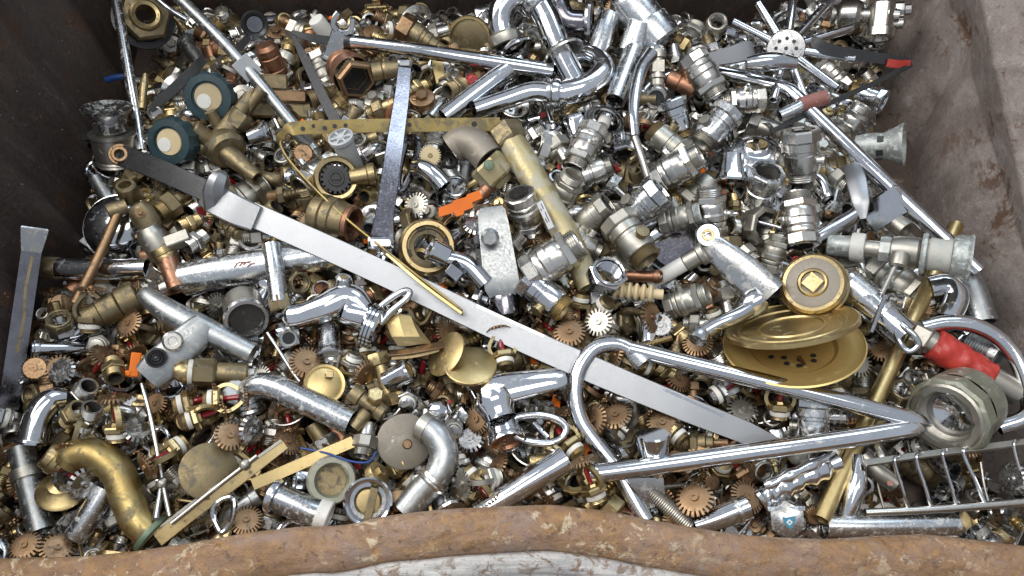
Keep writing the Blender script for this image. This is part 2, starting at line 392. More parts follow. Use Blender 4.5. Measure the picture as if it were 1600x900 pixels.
RZ0 = .105
_rx = [at(a, b, RZ0).x for a, b in RIMPX]; _ry = [at(a, b, RZ0).y for a, b in RIMPX]
def rim_y(x):
    r = 0
    for k in (-.012, 0, .012): r += np.interp(x+k, _rx, _ry)/3
    return float(r)
PROF = [(.004, -.25), (.003, -.06), (.0015, -.02), (0, -.008), (-.002, -.002), (-.006, .002), (-.013, .004), (-.022, .003), (-.030, .0005), (-.036, -.004), (-.0395, -.009), (-.041, -.014)]
PROF2 = [(-.0405, -.0125), (-.043, -.0085), (-.048, -.0065), (-.054, -.008), (-.058, -.012), (-.060, -.018), (-.064, -.015), (-.074, -.014), (-.088, -.017), (-.094, -.024), (-.096, -.05), (-.096, -.5)]
def rimf(PR, jag):
    def f(u, v):
        x = -.64+1.28*u; i = v*(len(PR)-1); a = int(min(i, len(PR)-2)); q = i-a
        oy = PR[a][0]*(1-q)+PR[a+1][0]*q; oz = PR[a][1]*(1-q)+PR[a+1][1]*q
        lift = .012*math.exp(-((x-.02)/.25)**2)+nzv(x, 0, 3, 7, .006)+nzv(x, 1, 3, 17, .002)
        if oz < -.05: lift *= .3
        jit = nzv(x, oy*3, 7, 26, jag)+nzv(x, oy*2, 2, 60, jag*.6)+nzv(x, oy, 5, 130, jag*.3)
        return (x, rim_y(x)+oy+nzv(x, oy, 6, 12, .002), RZ0+oz+lift+jit+dz)
    return f
grid('rim', 420, 44, rimf(PROF, .0022), 'bin_rim', BIN, None, 70)
grid('rim_edge', 420, 44, rimf(PROF2, .0035), 'bin_edge', BIN, None, 50)
for o in BIN.children:     # geometry is written with z measured from the bin's base
    if o.name.startswith('floor'): pass
# ------------------------------------------------------------------ small scrap: one library of shapes, millimetres, axis +z
PROTO = {}
def proto(kind, var, parts, name, look, cat, group):
    L = []
    for pn, mat, g, par in parts: L.append((pn, g.mesh(pn, mat), par))
    PROTO[(kind, var)] = dict(parts=L, name=name, look=look, cat=cat, group=group)
def ball_valve(m, m2, size=1, red=False):
    b = G(.001*size); b.lathe([(15, -18), (17, -16), (17.4, -12), (17, -11), (18.4, -9), (18.6, -3), (17.2, -1), (17.2, 5), (16.6, 9), (15, 11)], 28)
    h = G(.001*size); h.lathe([(12, -29), (16.4, -29), (18, -27.8), (18, -18.5), (17, -17.2), (12, -17.2)], 8)
    h.lathe([(12.8, -29.2), (14.6, -29.4), (15.2, -28.5)], 24)
    i = G(.001*size); i.lathe([(0, -15), (11.4, -15)]+thread(12.2, -16, -29, 2), 22)
    c = G(.001*size); c.lathe([(12, 10), (17, 10), (18.4, 11.2), (18.4, 16.5), (17, 17.7), (12, 17.7)], 6)
    t = G(.001*size); t.lathe(thread(14.2, 17.6, 26, 1.7)+[(13.2, 27.2), (11.2, 27.2), (10.8, 25), (10.6, 12), (0, 12)], 24)
    M = TM(0, 0, -4) @ RY(90)
    s = G(.001*size); s.lathe([(6, 12), (6, 18), (4.6, 19), (4.6, 22), (0, 22)], 14, M); s.lathe([(4.2, 21.5), (4.2, 25), (3.4, 25.6), (0, 25.6)], 6, M); s.lathe([(2.2, 25), (2.2, 29.5), (0, 30)], 8, M)
    return [('body', m, b, None), ('hex_end', m, h, 'body'), ('bore', 'dark_inside', i, None), ('hex_collar', m, c, 'body'), ('thread', m2, t, None), ('stem', m2, s, None)]
for v, (m, m2, lk) in enumerate((('nickel', 'nickel', 'bright nickel'), ('nickel_dull', 'nickel_dull', 'dull grey'), ('nickel', 'brass_old', 'nickel and brass'), ('nickel_dull', 'corroded', 'limescaled'))):
    proto('ball_valve', v, ball_valve(m, m2), 'ball_valve', lk+' ball valve', 'valve', 'loose ball valve bodies')
def sleeve_valve(m, m2):
    b = G(.001); b.lathe([(13, -16), (16, -15), (16.6, -13), (16.6, 2), (15.4, 3), (15.4, 6), (17, 7), (17, 15), (14, 17)], 28)
    h = G(.001); h.lathe([(13, 15.5), (18.4, 15.5), (19.8, 17), (19.8, 26), (18.4, 27.4), (14.6, 27.4), (13.8, 24)], 8)
    i = G(.001); i.lathe([(0, 12)]+[(13, 12)]+thread(13.8, 13, 26, 2.2), 24)
    t = G(.001); t.lathe([(13, -16)]+thread(14.4, -16.5, -25, 1.8)+[(12, -25.6), (11, -24), (10.6, -10), (0, -10)], 24)
    s = G(.001); M = TM(0, 0, -5) @ RY(90); s.lathe([(5.4, 12), (5.4, 20), (6.4, 20.5), (6.4, 23), (0, 23.4)], 12, M)
    return [('body', m, b, None), ('hex_end', m, h, 'body'), ('bore', 'dark_inside', i, None), ('thread', m2, t, None), ('stem', m2, s, None)]
for v, (m, m2, lk) in enumerate((('nickel', 'nickel', 'smooth nickel'), ('nickel_dull', 'brass_old', 'grey and brass'), ('chrome_scale', 'nickel_dull', 'limescaled chrome'), ('brass_old', 'brass_old', 'tarnished brass'), ('chrome', 'brass', 'chromed'))):
    proto('sleeve_valve', v, sleeve_valve(m, m2), 'sleeve_valve', lk+' sleeve valve', 'valve', 'loose sleeve valves')
def sprinkler(m, md, tape=True, bulb=True, teeth=20):
    k = .001; b = G(k); b.lathe([(0, 0), (7, 0)]+thread(9.4, .5, 11, 1.7)+[(9, 12)], 18)
    h = G(k); h.lathe([(9, 11), (13, 11), (14, 12), (14, 16), (12.5, 17.5), (6, 17.5), (5, 20), (0, 20)], 6)
    P = [('body', m, b, None), ('hex_collar', m, h, 'body')]
    for s in (-1, 1):
        a = G(k); pts = smooth([(s*11, 0, 15), (s*13.5, 0, 20), (s*13.5, 0, 27), (s*8, 0, 36), (s*2.2, 0, 41)], 4)
        a.sweep(pts, [(2.1, -2.6), (2.1, 2.6), (-1.6, 2.6), (-1.6, -2.6)], hint=(s, 0, .1)); P.append(('frame_arm', m, a, None))
    if bulb:
        q = G(k); q.lathe([(0, 19), (2, 20), (3, 23), (3, 34), (1.6, 37), (1.2, 40), (0, 40)], 10); P.append(('bulb', 'bulb_red', q, None))
    d = G(k); d.gear(15.5, 12.4-(teeth % 3)*.8, 1.3, teeth, TM(0, 0, 45.5), dish=.9+(teeth % 5)*.5, w=.5+.03*(teeth % 4)); d.lathe([(4.4, 39), (4.4, 44), (3.4, 46.5), (3.4, 48), (1.6, 48), (1.4, 47), (0, 47)], 12)
    P.append(('deflector', md, d, None))
    if tape:
        w = G(k); w.lathe([(9.3, 4.6), (10.2, 5), (10.5, 7), (10.3, 9.6), (9.3, 10)], 16); P.append(('sealing_tape', 'ptfe', w, 'body'))
    return P
for v, (m, md, tp, bu, lk) in enumerate((('brass', 'bronze', True, True, 'yellow brass sprinkler head'), ('brass_old', 'bronze', True, False, 'tarnished brown sprinkler head'),
        ('chrome_dirty', 'chrome_dirty', True, True, 'grey chromed sprinkler head'), ('bronze', 'bronze', False, True, 'reddish bronze sprinkler head'), ('nickel_dull', 'nickel_dull', True, False, 'pale nickel sprinkler head'))):
    proto('sprinkler', v, sprinkler(m, md, tp, bu, (24, 22, 18, 26, 20)[v]), 'fire_sprinkler', lk, 'sprinkler', 'loose sprinkler heads')
def nut(m, n=6, r=14, h=11, hole=9):
    g = G(.001); g.lathe([(hole, -h/2), (r*.9, -h/2), (r, -h/2+1.4), (r, h/2-1.4), (r*.9, h/2), (hole, h/2)], n)
    i = G(.001); i.lathe(thread(hole+.5, -h/2, h/2, 1.8, .1), 20)
    f = G(.001); f.lathe([(hole, h/2-.2), (r*.86, h/2-.2), (r*.86, h/2+1.5), (hole+1, h/2+2), (hole, h/2+1.2)], 24)
    return [('nut_body', m, g, None), ('inner_thread', m, i, None), ('flange', m, f, None)]
for v, (m, lk, r, h, ho) in enumerate((('brass_old', 'tarnished brass', 14, 11, 9.6), ('chrome', 'chromed', 15, 12, 10.5), ('nickel_dull', 'dull nickel', 12, 10, 8), ('bronze', 'brown bronze', 17, 9, 13))):
    proto('nut', v, nut(m, 6, r, h, ho), 'hex_nut', lk+' hexagonal nut', 'nut', 'loose union nuts')
def nipple(m, r=10, L=26):
    g = G(.001); g.lathe([(r*.72, -L/2)]+thread(r, -L/2, -4, 1.8)+[(r*.9, -3.5)], 20); g.lathe([(r*.9, 3.5)]+thread(r, 4, L/2, 1.8)+[(r*.72, L/2)], 20)
    i = G(.001); i.lathe([(r*.72, -L/2), (r*.68, -L/2+1), (r*.68, L/2-1), (r*.72, L/2)], 18)
    h = G(.001); h.lathe([(r*.9, -4), (r*1.2, -4), (r*1.3, -3), (r*1.3, 3), (r*1.2, 4), (r*.9, 4)], 6)
    return [('thread', m, g, None), ('bore', 'dark_inside', i, None), ('hex_collar', m, h, None)]
for v, (m, lk, r, L) in enumerate((('brass', 'yellow brass', 9, 26), ('nickel', 'nickel', 10, 28), ('brass_old', 'old brass', 12, 34), ('bronze', 'brown', 8, 22))):
    proto('nipple', v, nipple(m, r, L), 'threaded_nipple', lk+' threaded nipple', 'fitting', 'loose threaded nipples')
def elbow(m, m2, r=8):
    P = [Vector((0, 0, -18)), Vector((0, 0, -8))]+[Vector((10-10*math.cos(a), 0, 10*math.sin(a)-2)) for a in np.linspace(0, math.pi/2, 6)]+[Vector((22, 0, 8))]
    g = G(.001); g.tube(P, r, 16, .8)
    c = G(.001); c.lathe([(r*.82, -20), (r*1.22, -20), (r*1.34, -19), (r*1.34, -11), (r*1.2, -10), (r, -10)], 6)
    d = G(.001); M = TM(10, 0, 8) @ RY(90); d.lathe([(r*.9, 5)]+thread(r*1.15, 5, 15, 1.8)+[(r*.8, 15.2)], 18, M)
    return [('bend', m, g, None), ('hex_collar', m, c, None), ('thread', m2, d, None)]
for v, (m, m2, lk, r) in enumerate((('brass_old', 'brass', 'tarnished brass', 8), ('nickel', 'nickel', 'nickel plated', 8.5), ('chrome_dirty', 'brass', 'dirty chromed', 9), ('bronze', 'bronze', 'brown bronze', 7.5))):
    proto('elbow', v, elbow(m, m2, r), 'elbow_fitting', lk+' pipe elbow fitting', 'fitting', 'loose elbow fittings')
def tee(m, m2, r=8):
    g = G(.001); g.tube([Vector((0, 0, z)) for z in (-22, 0, 22)], r, 16, .8); M = RY(90); g.lathe([(r*.9, 2), (r*.9, 20), (r*.7, 20), (r*.7, 6), (0, 6)], 16, M)
    P = [('body', m, g, None)]
    for s in (-1, 1):
        c = G(.001); c.lathe([(r*.84, s*23), (r*1.3, s*23), (r*1.4, s*22), (r*1.4, s*13), (r*1.2, s*12), (r, s*12)], 6); P.append(('hex_collar', m2, c, 'body'))
    t = G(.001); t.lathe([(r*.9, 13)]+thread(r*1.1, 13, 22, 1.8)+[(r*.75, 22.2), (r*.7, 14)], 18, M); P.append(('branch_thread', m2, t, None))
    return P
for v, (m, m2, lk, r) in enumerate((('brass_old', 'brass_old', 'old brass', 8), ('nickel_dull', 'nickel', 'dull nickel', 8.5), ('brass', 'brass', 'yellow brass', 7))):
    proto('tee', v, tee(m, m2, r), 'tee_fitting', lk+' tee fitting', 'fitting', 'loose tee fittings')
def union(m, m2):
    a = G(.001); a.lathe([(6, -24), (8, -24), (8.6, -23), (8.6, -6), (11, -4), (11, 0)], 18)
    b = G(.001); b.lathe([(9, -8), (13, -8), (14.4, -6.6), (14.4, 4), (13.2, 5.4), (9, 5.4)], 8)
    c = G(.001); c.lathe([(10, 5)]+thread(11, 5.4, 14, 1.8)+[(8.4, 14.4), (7.6, 6), (0, 6)], 20)
    i = G(.001); i.lathe([(6, -24), (5.8, -12), (0, -12)], 14)
    return [('tail', m, a, None), ('union_nut', m2, b, None), ('thread', m, c, None), ('bore', 'dark_inside', i, None)]
for v, (m, m2, lk) in enumerate((('brass', 'brass_old', 'two-tone brass'), ('copper', 'brass', 'copper and brass'), ('nickel', 'nickel_dull', 'nickel'), ('brass_old', 'chrome_dirty', 'brass and dirty chrome'))):
    proto('union', v, union(m, m2), 'pipe_union', lk+' pipe union', 'fitting', 'loose pipe unions')
def ringdish(m, r=22):
    g = G(.001); g.lathe([(r*.42, 6), (r*.5, 5), (r*.6, 1.6), (r*.9, 0), (r, -2.2), (r*.99, -3.6), (r*.9, -1.8), (r*.6, .2), (r*.46, 3.6), (r*.42, 6)], 30); return [('rose', m, g, None)]
for v, (m, lk, r) in enumerate((('chrome', 'shiny chromed', 24), ('chrome_scale', 'limescaled', 21), ('brass', 'yellow brass', 20), ('chrome_dirty', 'stained', 27))):
    proto('rose', v, ringdish(m, r), 'wall_rose', lk+' dished wall rose', 'rose', 'loose wall roses')
def washer(m, r=16, ri=11, h=3):
    g = G(.001); g.lathe([(ri, -h/2), (r-.5, -h/2), (r, -h/2+.5), (r, h/2-.5), (r-.5, h/2), (ri, h/2), (ri-.4, 0), (ri, -h/2)], 28); return [('ring', m, g, None)]
for v, (m, lk, r, ri, h) in enumerate((('brass_old', 'old brass', 15, 10.5, 6), ('nickel', 'nickel', 14, 10.5, 5), ('black_rubber', 'black rubber', 13, 10, 3), ('gold', 'golden', 13, 8, 4))):
    proto('washer', v, washer(m, r, ri, h), 'washer_ring', lk+' ring', 'ring', 'loose rings')
def stub(m, r=9, L=60, dent=.0, m2=None):
    g = G(.001); g.tube([Vector((dent*math.sin(z*.07), 0, z)) for z in np.linspace(-L/2, L/2, 6)], r, 16, .86)
    c = G(.001); c.lathe([(r*.9, L/2-9), (r*1.14, L/2-9), (r*1.18, L/2-8), (r*1.18, L/2-3), (r*1.1, L/2-2), (r*.9, L/2-2)], 20)
    return [('tube', m, g, None), ('bead', m2 or m, c, None)]
for v, (m, lk, r, L) in enumerate((('chrome', 'shiny chromed', 9, 62), ('chrome_dirty', 'stained chromed', 11, 52), ('copper', 'copper', 7.5, 48), ('brass_old', 'tarnished brass', 8, 58), ('galvanised', 'grey galvanised', 10, 50))):
    proto('stub', v, stub(m, r, L), 'pipe_stub', lk+' short pipe stub', 'pipe', 'loose pipe stubs')
def cartridge(m, m2):
    a = G(.001); a.lathe([(6, -16)]+thread(9, -16, -6, 1.8)+[(9, -5)], 18); a.lathe([(0, -22), (6.4, -22), (7, -21), (7, -15), (0, -15)], 16)
    b = G(.001); b.lathe([(8, -6), (12, -6), (13, -5), (13, 1), (12, 2), (8, 2)], 6); b.lathe([(10, 2), (10, 9), (8, 10), (7, 16), (4.5, 17)], 18)
    c = G(.001); c.lathe([(0, 30), (3.4, 30), (3.8, 29), (3.8, 17), (5, 16.5), (0, 14)], 10, wob=lambda a_, z: 1+.1*math.cos(10*a_))
    return [('valve_seat', m, a, None), ('bonnet', m, b, None), ('spindle', m2, c, None)]
for v, (m, m2, lk) in enumerate((('brass', 'brass', 'yellow brass'), ('brass_old', 'bronze', 'dark brass'), ('chrome_dirty', 'brass', 'dull chromed'))):
    proto('cartridge', v, cartridge(m, m2), 'tap_cartridge', lk+' tap cartridge', 'tap part', 'loose tap cartridges')
def knob(m, m2):
    a = G(.001); a.lathe([(9, -16), (11, -15), (14, 4), (17, 11), (17.5, 13), (16, 15), (0, 16)], 24, wob=lambda t, z: 1+.035*math.cos(8*t) if z > -14 else 1)
    b = G(.001); b.lathe([(0, 16.3), (5.5, 16.3), (6, 15.6), (6, 14)], 16); i = G(.001); i.lathe([(9, -16), (7.4, -15.6), (7, -4), (0, -4)], 16)
    return [('grip', m, a, None), ('cap', m2, b, None), ('socket', 'dark_inside', i, None)]
for v, (m, m2, lk) in enumerate((('chrome_clean', 'red_plastic', 'red dotted chromed tap knob'), ('chrome', 'chrome', 'chromed fluted tap knob'), ('chrome_dirty', 'blue_plastic', 'blue dotted stained tap knob'))):
    proto('knob', v, knob(m, m2), 'tap_grip', lk, 'tap knob', 'loose tap knobs')
def cap(m):
    g = G(.001); g.lathe([(0, 4), (12, 4), (13.5, 3.4), (14, 2), (14, -6), (12.4, -6), (12.4, 1), (0, 1)], 24, wob=None); h = G(.001); h.lathe([(0, 9), (6, 9), (7, 8), (7, 3.6)], 6)
    return [('cap_shell', m, g, None), ('hex_head', m, h, None)]
for v, (m, lk) in enumerate((('brass', 'yellow brass'), ('nickel_dull', 'dull grey'), ('bronze', 'brown'))):
    proto('cap', v, cap(m), 'pipe_plug', lk+' end cap', 'cap', 'loose end caps')
def barb(m, m2):
    g = G(.001); pr = [(4.2, 26)]
    for i in range(5): pr += [(4.6, 26-5*i), (6.8, 22.5-5*i), (5, 22-5*i)]
    g.lathe(pr+[(5.5, 0)], 16); h = G(.001); h.lathe([(5, 0), (10, 0), (11, -1), (11, -7), (10, -8), (5, -8)], 6); t = G(.001); t.lathe([(6, -8)]+thread(8.4, -8, -20, 1.8)+[(6, -20.3), (5.6, -12), (0, -12)], 18)
    return [('barb', m, g, None), ('hex_collar', m, h, None), ('thread', m2, t, None)]
for v, (m, m2, lk) in enumerate((('brass', 'brass', 'yellow brass'), ('brass_old', 'bronze', 'tarnished brass'))):
    proto('barb', v, barb(m, m2), 'hose_barb', lk+' ridged hose tail', 'fitting', 'loose hose tails')
def screw(m, L=34):
    g = G(.001); g.lathe([(0, -L/2)]+thread(3, -L/2, L/2-4, 1.5, .18)+[(2.6, L/2-4), (0, L/2-4)], 10); h = G(.001); h.lathe([(0, L/2-4), (6, L/2-4), (6.4, L/2-3), (5.6, L/2), (0, L/2)], 6)
    return [('shank', m, g, None), ('head', m, h, None)]
for v, (m, lk) in enumerate((('nickel_dull', 'grey steel'), ('brass', 'brass'), ('chrome', 'shiny'))):
    proto('screw', v, screw(m, 34+6*v), 'hex_bolt', lk+' hex headed bolt', 'bolt', 'loose bolts')
def lever(m, m2):
    out = [(-9, -7), (-4, -10), (6, -9), (40, -6), (48, -5), (51, 0), (48, 5), (40, 6), (6, 9), (-4, 10), (-9, 7)]
    g = G(.001); g.plate(out, 5, None, lambda x, y: .004*x*x-.01*y*y); b = G(.001); b.lathe([(0, 6), (6, 6), (7, 5), (9, -10), (7, -11), (6, -6), (0, -6)], 18)
    return [('handle', m, g, None), ('boss', m2, b, None)]
for v, (m, m2, lk) in enumerate((('chrome', 'chrome', 'shiny chromed'), ('chrome_dirty', 'brass', 'stained chromed'))):
    proto('lever', v, lever(m, m2), 'tap_lever', lk+' tap lever', 'lever', 'loose tap levers')
def wye(m):
    g = G(.001); g.tube(smooth([(0, 0, -26), (0, 0, -6), (6, 0, 10), (22, 0, 20), (34, 0, 21)], 4), 8.5, 16, .84); c = G(.001); c.lathe([(7.5, -28), (10, -28), (10.4, -27), (10.4, -20), (9.6, -19), (8, -19)], 20)
    return [('bend', m, g, None), ('bead', m, c, None)]
for v, (m, lk) in enumerate((('chrome', 'shiny chromed'), ('chrome_scale', 'limescaled'), ('galvanised', 'grey'))):
    proto('bend', v, wye(m), 'pipe_bend', lk+' bent pipe end', 'pipe', 'loose bent pipe ends')
def strainer(m):
    g = G(.001); pr = [(13, -14), (14, -14), (14, -4)]; g.lathe(pr+[(15, 4), (21, 9), (22, 11), (21, 11.6), (14, 6), (12.6, -4), (13, -14)], 26)
    h = G(.001); h.gear(12.8, 9, 1.4, 8, TM(0, 0, -2), w=.4); h.lathe([(0, 1.6), (2.6, 1.6), (3, .6), (3, -2.6), (0, -2.6)], 10)
    return [('cup', m, g, None), ('grid_plate', m, h, None)]
for v, (m, lk) in enumerate((('chrome_dirty', 'stained'), ('nickel', 'pale nickel'), ('chrome', 'chromed'))):
    proto('strainer', v, strainer(m), 'drain_strainer', lk+' flanged drain strainer', 'strainer', 'loose drain strainers')
def chip(m, pl):
    g = G(.001); g.plate(pl, 2.2, None, lambda x, y: .012*x*y); return [('piece', m, g, None)]
for v, (m, lk, pl) in enumerate((('red_plastic', 'red plastic scrap piece', [(-9, -4), (5, -6), (10, 1), (2, 6), (-6, 5)]), ('orange_plastic', 'orange plastic scrap piece', [(-10, -4), (9, -4), (9, 3), (3, 4), (1, 8), (-4, 8), (-5, 4), (-10, 4)]), ('copper', 'bent copper sheet scrap', [(-14, -7), (10, -9), (15, 4), (3, 9), (-11, 6)]), ('gold', 'golden sheet scrap', [(-16, -5), (13, -7), (16, 3), (-12, 7)]), ('white_plastic', 'white plastic chip', [(-8, -5), (7, -6), (9, 4), (-6, 6)]))):
    proto('chip', v, chip(m, pl), 'scrap_piece', lk, 'scrap piece', 'loose scrap pieces')
NPTS = 170
def sample_mesh(me, n):
    me.calc_loop_triangles(); T = np.empty(len(me.loop_triangles)*3, int); me.loop_triangles.foreach_get('vertices', T); T = T.reshape(-1, 3)
    V = np.empty(len(me.vertices)*3); me.vertices.foreach_get('co', V); V = V.reshape(-1, 3)
    a, b, c = V[T[:, 0]], V[T[:, 1]], V[T[:, 2]]; ar = np.linalg.norm(np.cross(b-a, c-a), axis=1)*.5
    if n is None: n = int(max(60, min(9000, ar.sum()/(.0035**2))))
    i = np.random.choice(len(T), n, p=ar/ar.sum()); u, v = np.random.rand(n, 1), np.random.rand(n, 1); f = (u+v > 1).ravel(); u[f] = 1-u[f]; v[f] = 1-v[f]
    return a[i]*(1-u-v)+b[i]*u+c[i]*v
for d in PROTO.values():
    d['pts'] = np.concatenate([sample_mesh(me, max(20, NPTS//len(d['parts']))) for _, me, _ in d['parts']])
def put(kind, var, M, label=None, short=None, hero=False, px=0, py=0):
    d = PROTO[(kind, var)]
    if len(d['parts']) == 1:
        root = bpy.data.objects.new(d['name'], d['parts'][0][1]); root.matrix_world = M; COL.objects.link(root)
    else:
        root = bpy.data.objects.new(d['name'], None); root.empty_display_size = .01; root.matrix_world = M; COL.objects.link(root); made = {}
        for pn, me, par in d['parts']:
            o = bpy.data.objects.new(pn, me); COL.objects.link(o); o.parent = made.get(par, root); made[pn] = o
    root['category'] = d['cat']; root['group'] = d['group']
    if label: root['label'] = label
    THINGS.append(dict(root=root, short=short, px=px, py=py, hero=hero, look=d['look'], kind=kind)); return root
def inst(kind, var, px, py, z, deg, t=0.0, s=1.0, roll=None, label=None, short=None):
    """One library piece at a photographed point: deg = direction of its axis in the picture, t = lean towards the viewer."""
    o = at(px, py, z); zz = cdir(o, *A(deg, t))
    if kind == 'sprinkler' and t > .6: o = o-zz*.0455*s      # the toothed disc is what the photograph shows there
    fr = frame(zz).to_4x4() @ RZ(roll if roll is not None else (px*37+py*11) % 360)
    put(kind, var, Matrix.Translation(o) @ fr @ Matrix.Scale(s, 4), label, short, True, px, py)
# ------------------------------------------------------------------ the things one can pick out in the heap
def rect(w, th, c=.25):
    a, b = th/2, w/2; k = min(a, b)*c
    return [(a, -b+k), (a, b-k), (a-k, b), (-a+k, b), (-a, b-k), (-a, -b+k), (-a+k, -b), (a-k, -b)]
def strip(t, g, path, w, th, n=6, face=(0, 0, 1), scale=None, N=None):
    P = t.LP(path, n); m = len(P)
    if N is None: NN = [t.D(*face)]*m
    else:
        ks = [q[0] for q in N]; NN = []
        for i in range(m):
            u = i/(m-1); v = [np.interp(u, ks, [q[1][c] for q in N]) for c in range(3)]; NN.append(t.D(*v))
    sc = [np.interp(i/(m-1), [q[0] for q in scale], [q[1] for q in scale]) for i in range(m)] if scale else None
    g.sweep(P, rect(w, th), N=NN, scale=sc); return P
def local(t, px, py, z, ax, hint=None):
    """matrix inside thing t: z along ax (picture directions) at a photographed point"""
    return Matrix.Translation(t.L(px, py, z)) @ frame(t.D(*ax), t.D(*hint) if hint else None).to_4x4()
def ring_prof(ro, ri, h, c=1.5): return [(ri, -h/2), (ro-c, -h/2), (ro, -h/2+c), (ro, h/2-c), (ro-c, h/2), (ri, h/2), (ri, -h/2)]

# --- long silver lever bar
t = Thing('lever_bar', 'long silver aluminium lever bar lying diagonally across the whole heap', 'lever bar', 'long silver bar', 640, 452, .052, world=True)
g = t.p('bar', 'aluminium'); strip(t, g, [(392, 334, .060), (520, 391, .057), (650, 451, .053), (780, 513, .047), (905, 569, .046), (1050, 630, .042), (1140, 666, .036), (1222, 698, .030)], 40, 9, scale=[(0, 1), (.6, 1), (.9, .85), (1, .45)])
g = t.p('edge_rib', 'chrome_clean', 'bar'); strip(t, g, [(400, 321, .064), (520, 376, .061), (650, 434, .057), (780, 494, .053), (905, 550, .051), (1050, 614, .047), (1130, 650, .041)], 5, 5)
g = t.p('dark_arm', 'steel_dark'); strip(t, g, [(190, 243, .050), (250, 266, .055), (335, 304, .060)], 36, 10)
g = t.p('end_ring', 'bronze', 'dark_arm'); g.lathe(ring_prof(14, 8.5, 14), 26, local(t, 188, 242, .053, (0.1, .1, 1)))
g.lathe(ring_prof(19, 14, 10), 26, local(t, 188, 242, .050, (0.1, .1, 1)))
g = t.p('hinge_block', 'aluminium'); strip(t, g, [(322, 306, .058), (345, 316, .064), (372, 330, .064), (402, 342, .060)], 50, 22, n=4, scale=[(0, .75), (.3, 1), (.7, .96), (1, .84)])
g = t.p('thumb_lug', 'aluminium', 'hinge_block'); P = t.LP([(336, 324, .058), (336, 302, .072), (342, 284, .082), (351, 268, .085)], 8); g.sweep(P, rect(34, 26, .7), N=[t.D(.5, .3, .8)]*len(P), scale=[np.interp(i/(len(P)-1), [0, .35, .7, .85, .95, 1], [1.0, 1.12, 1.0, .8, .5, .2]) for i in range(len(P))])
t.done()

# --- bent chrome grab rail, a sharp V with a hooked tube at its end
t = Thing('v_rail', 'shiny chromed rail bent to a sharp arrow point above the silver bar end', 'rail', 'arrow-shaped chrome rail', 1455, 664, .062, world=True)
g = t.p('lower_tube', 'chrome_clean'); P = t.LP([(924, 741, .052), (1000, 731, .055), (1150, 710, .060), (1320, 686, .062), (1410, 672, .062), (1456, 664, .060)], 6); g.tube(P, 14.5, 20, .85, [1]*(len(P)-7)+[1, .96, .9, .8, .62, .4, .12])
g = t.p('upper_tube', 'chrome_clean'); P = t.LP([(984, 545, .062), (1080, 569, .064), (1220, 603, .064), (1350, 636, .063), (1420, 654, .062), (1458, 663, .060)], 6); g.tube(P, 14, 20, .85, [1]*(len(P)-7)+[1, .96, .9, .8, .62, .4, .12])
g = t.p('crimped_end', 'chrome', 'lower_tube'); g.lathe([(13, -9), (15.6, -8), (15.8, 4), (13, 8)], 18, local(t, 932, 740, .052, A(8)))
t.done()
pipe('hooked_tube', 'chromed tube curling round in a loop under the arrow-shaped rail', 'tube', 'looping chrome tube', [(1002, 562, .058), (985, 546, .058), (960, 537, .056), (928, 545, .052), (905, 575, .048), (898, 612, .043), (906, 655, .038), (932, 694, .034), (965, 735, .032), (985, 772, .03), (1010, 815, .03)], 13.5, 'chrome', n=6,
     extra=lambda t, P: t.p('collar', 'chrome_scale').lathe([(13, -16), (16.5, -15), (17, -12), (17, 12), (16.5, 15), (13, 16)], 20, atpath(P, .03)))
# --- long chrome tube top right
pipe('chrome_pole', 'long straight chromed pole running down to the corner by the bin wall', 'pole', 'long chrome pole', [(1120, 112, .030), (1180, 126, .036), (1228, 140, .046), (1250, 158, .049), (1330, 235, .050), (1430, 331, .046), (1528, 424, .040)], 12.5, 'chrome_clean', n=5, seg=20)
pipe('brass_tube', 'long brass tube slanting through the scrap beside the red taped pipe', 'tube', 'long brass tube', [(1494, 352, .030), (1283, 812, .036)], 13.5, 'gold', seg=20, hollow=.9)
pipe('thin_rod', 'dull grey rod standing against the dark wall in the corner', 'rod', 'dull rod by the wall', [(180, -10, .06), (192, 60, .05), (204, 130, .04), (213, 180, .03), (221, 236, .02)], 8, 'chrome_dirty', hollow=None)
# --- bar with grey bracket
def _br(t, P):
    g = t.p('bracket', 'grey_plastic'); M = local(t, 386, 106, .066, (0, 0, 1), A(40)); g.box(30, 34, 6, M)
    t.p('end_sleeve', 'galvanised').lathe([(8, -30), (10.5, -29), (10.5, 24), (9.5, 26), (7, 26)], 18, local(t, 478, 222, .036, A(-48)))
pipe('shower_rail', 'thin steel rail with a grey square bracket leaning into the heap', 'rail', 'rail with grey bracket', [(262, -20, .085), (330, 46, .075), (385, 105, .062), (440, 172, .046), (492, 236, .03)], 9.5, 'galvanised', extra=_br)
pipe('steel_spoke', 'short thin chromed rod beside the rail with the grey bracket', 'rod', 'thin rod by the rail', [(238, -8, .06), (262, 12, .055), (292, 31, .045)], 5, 'chrome', hollow=None)
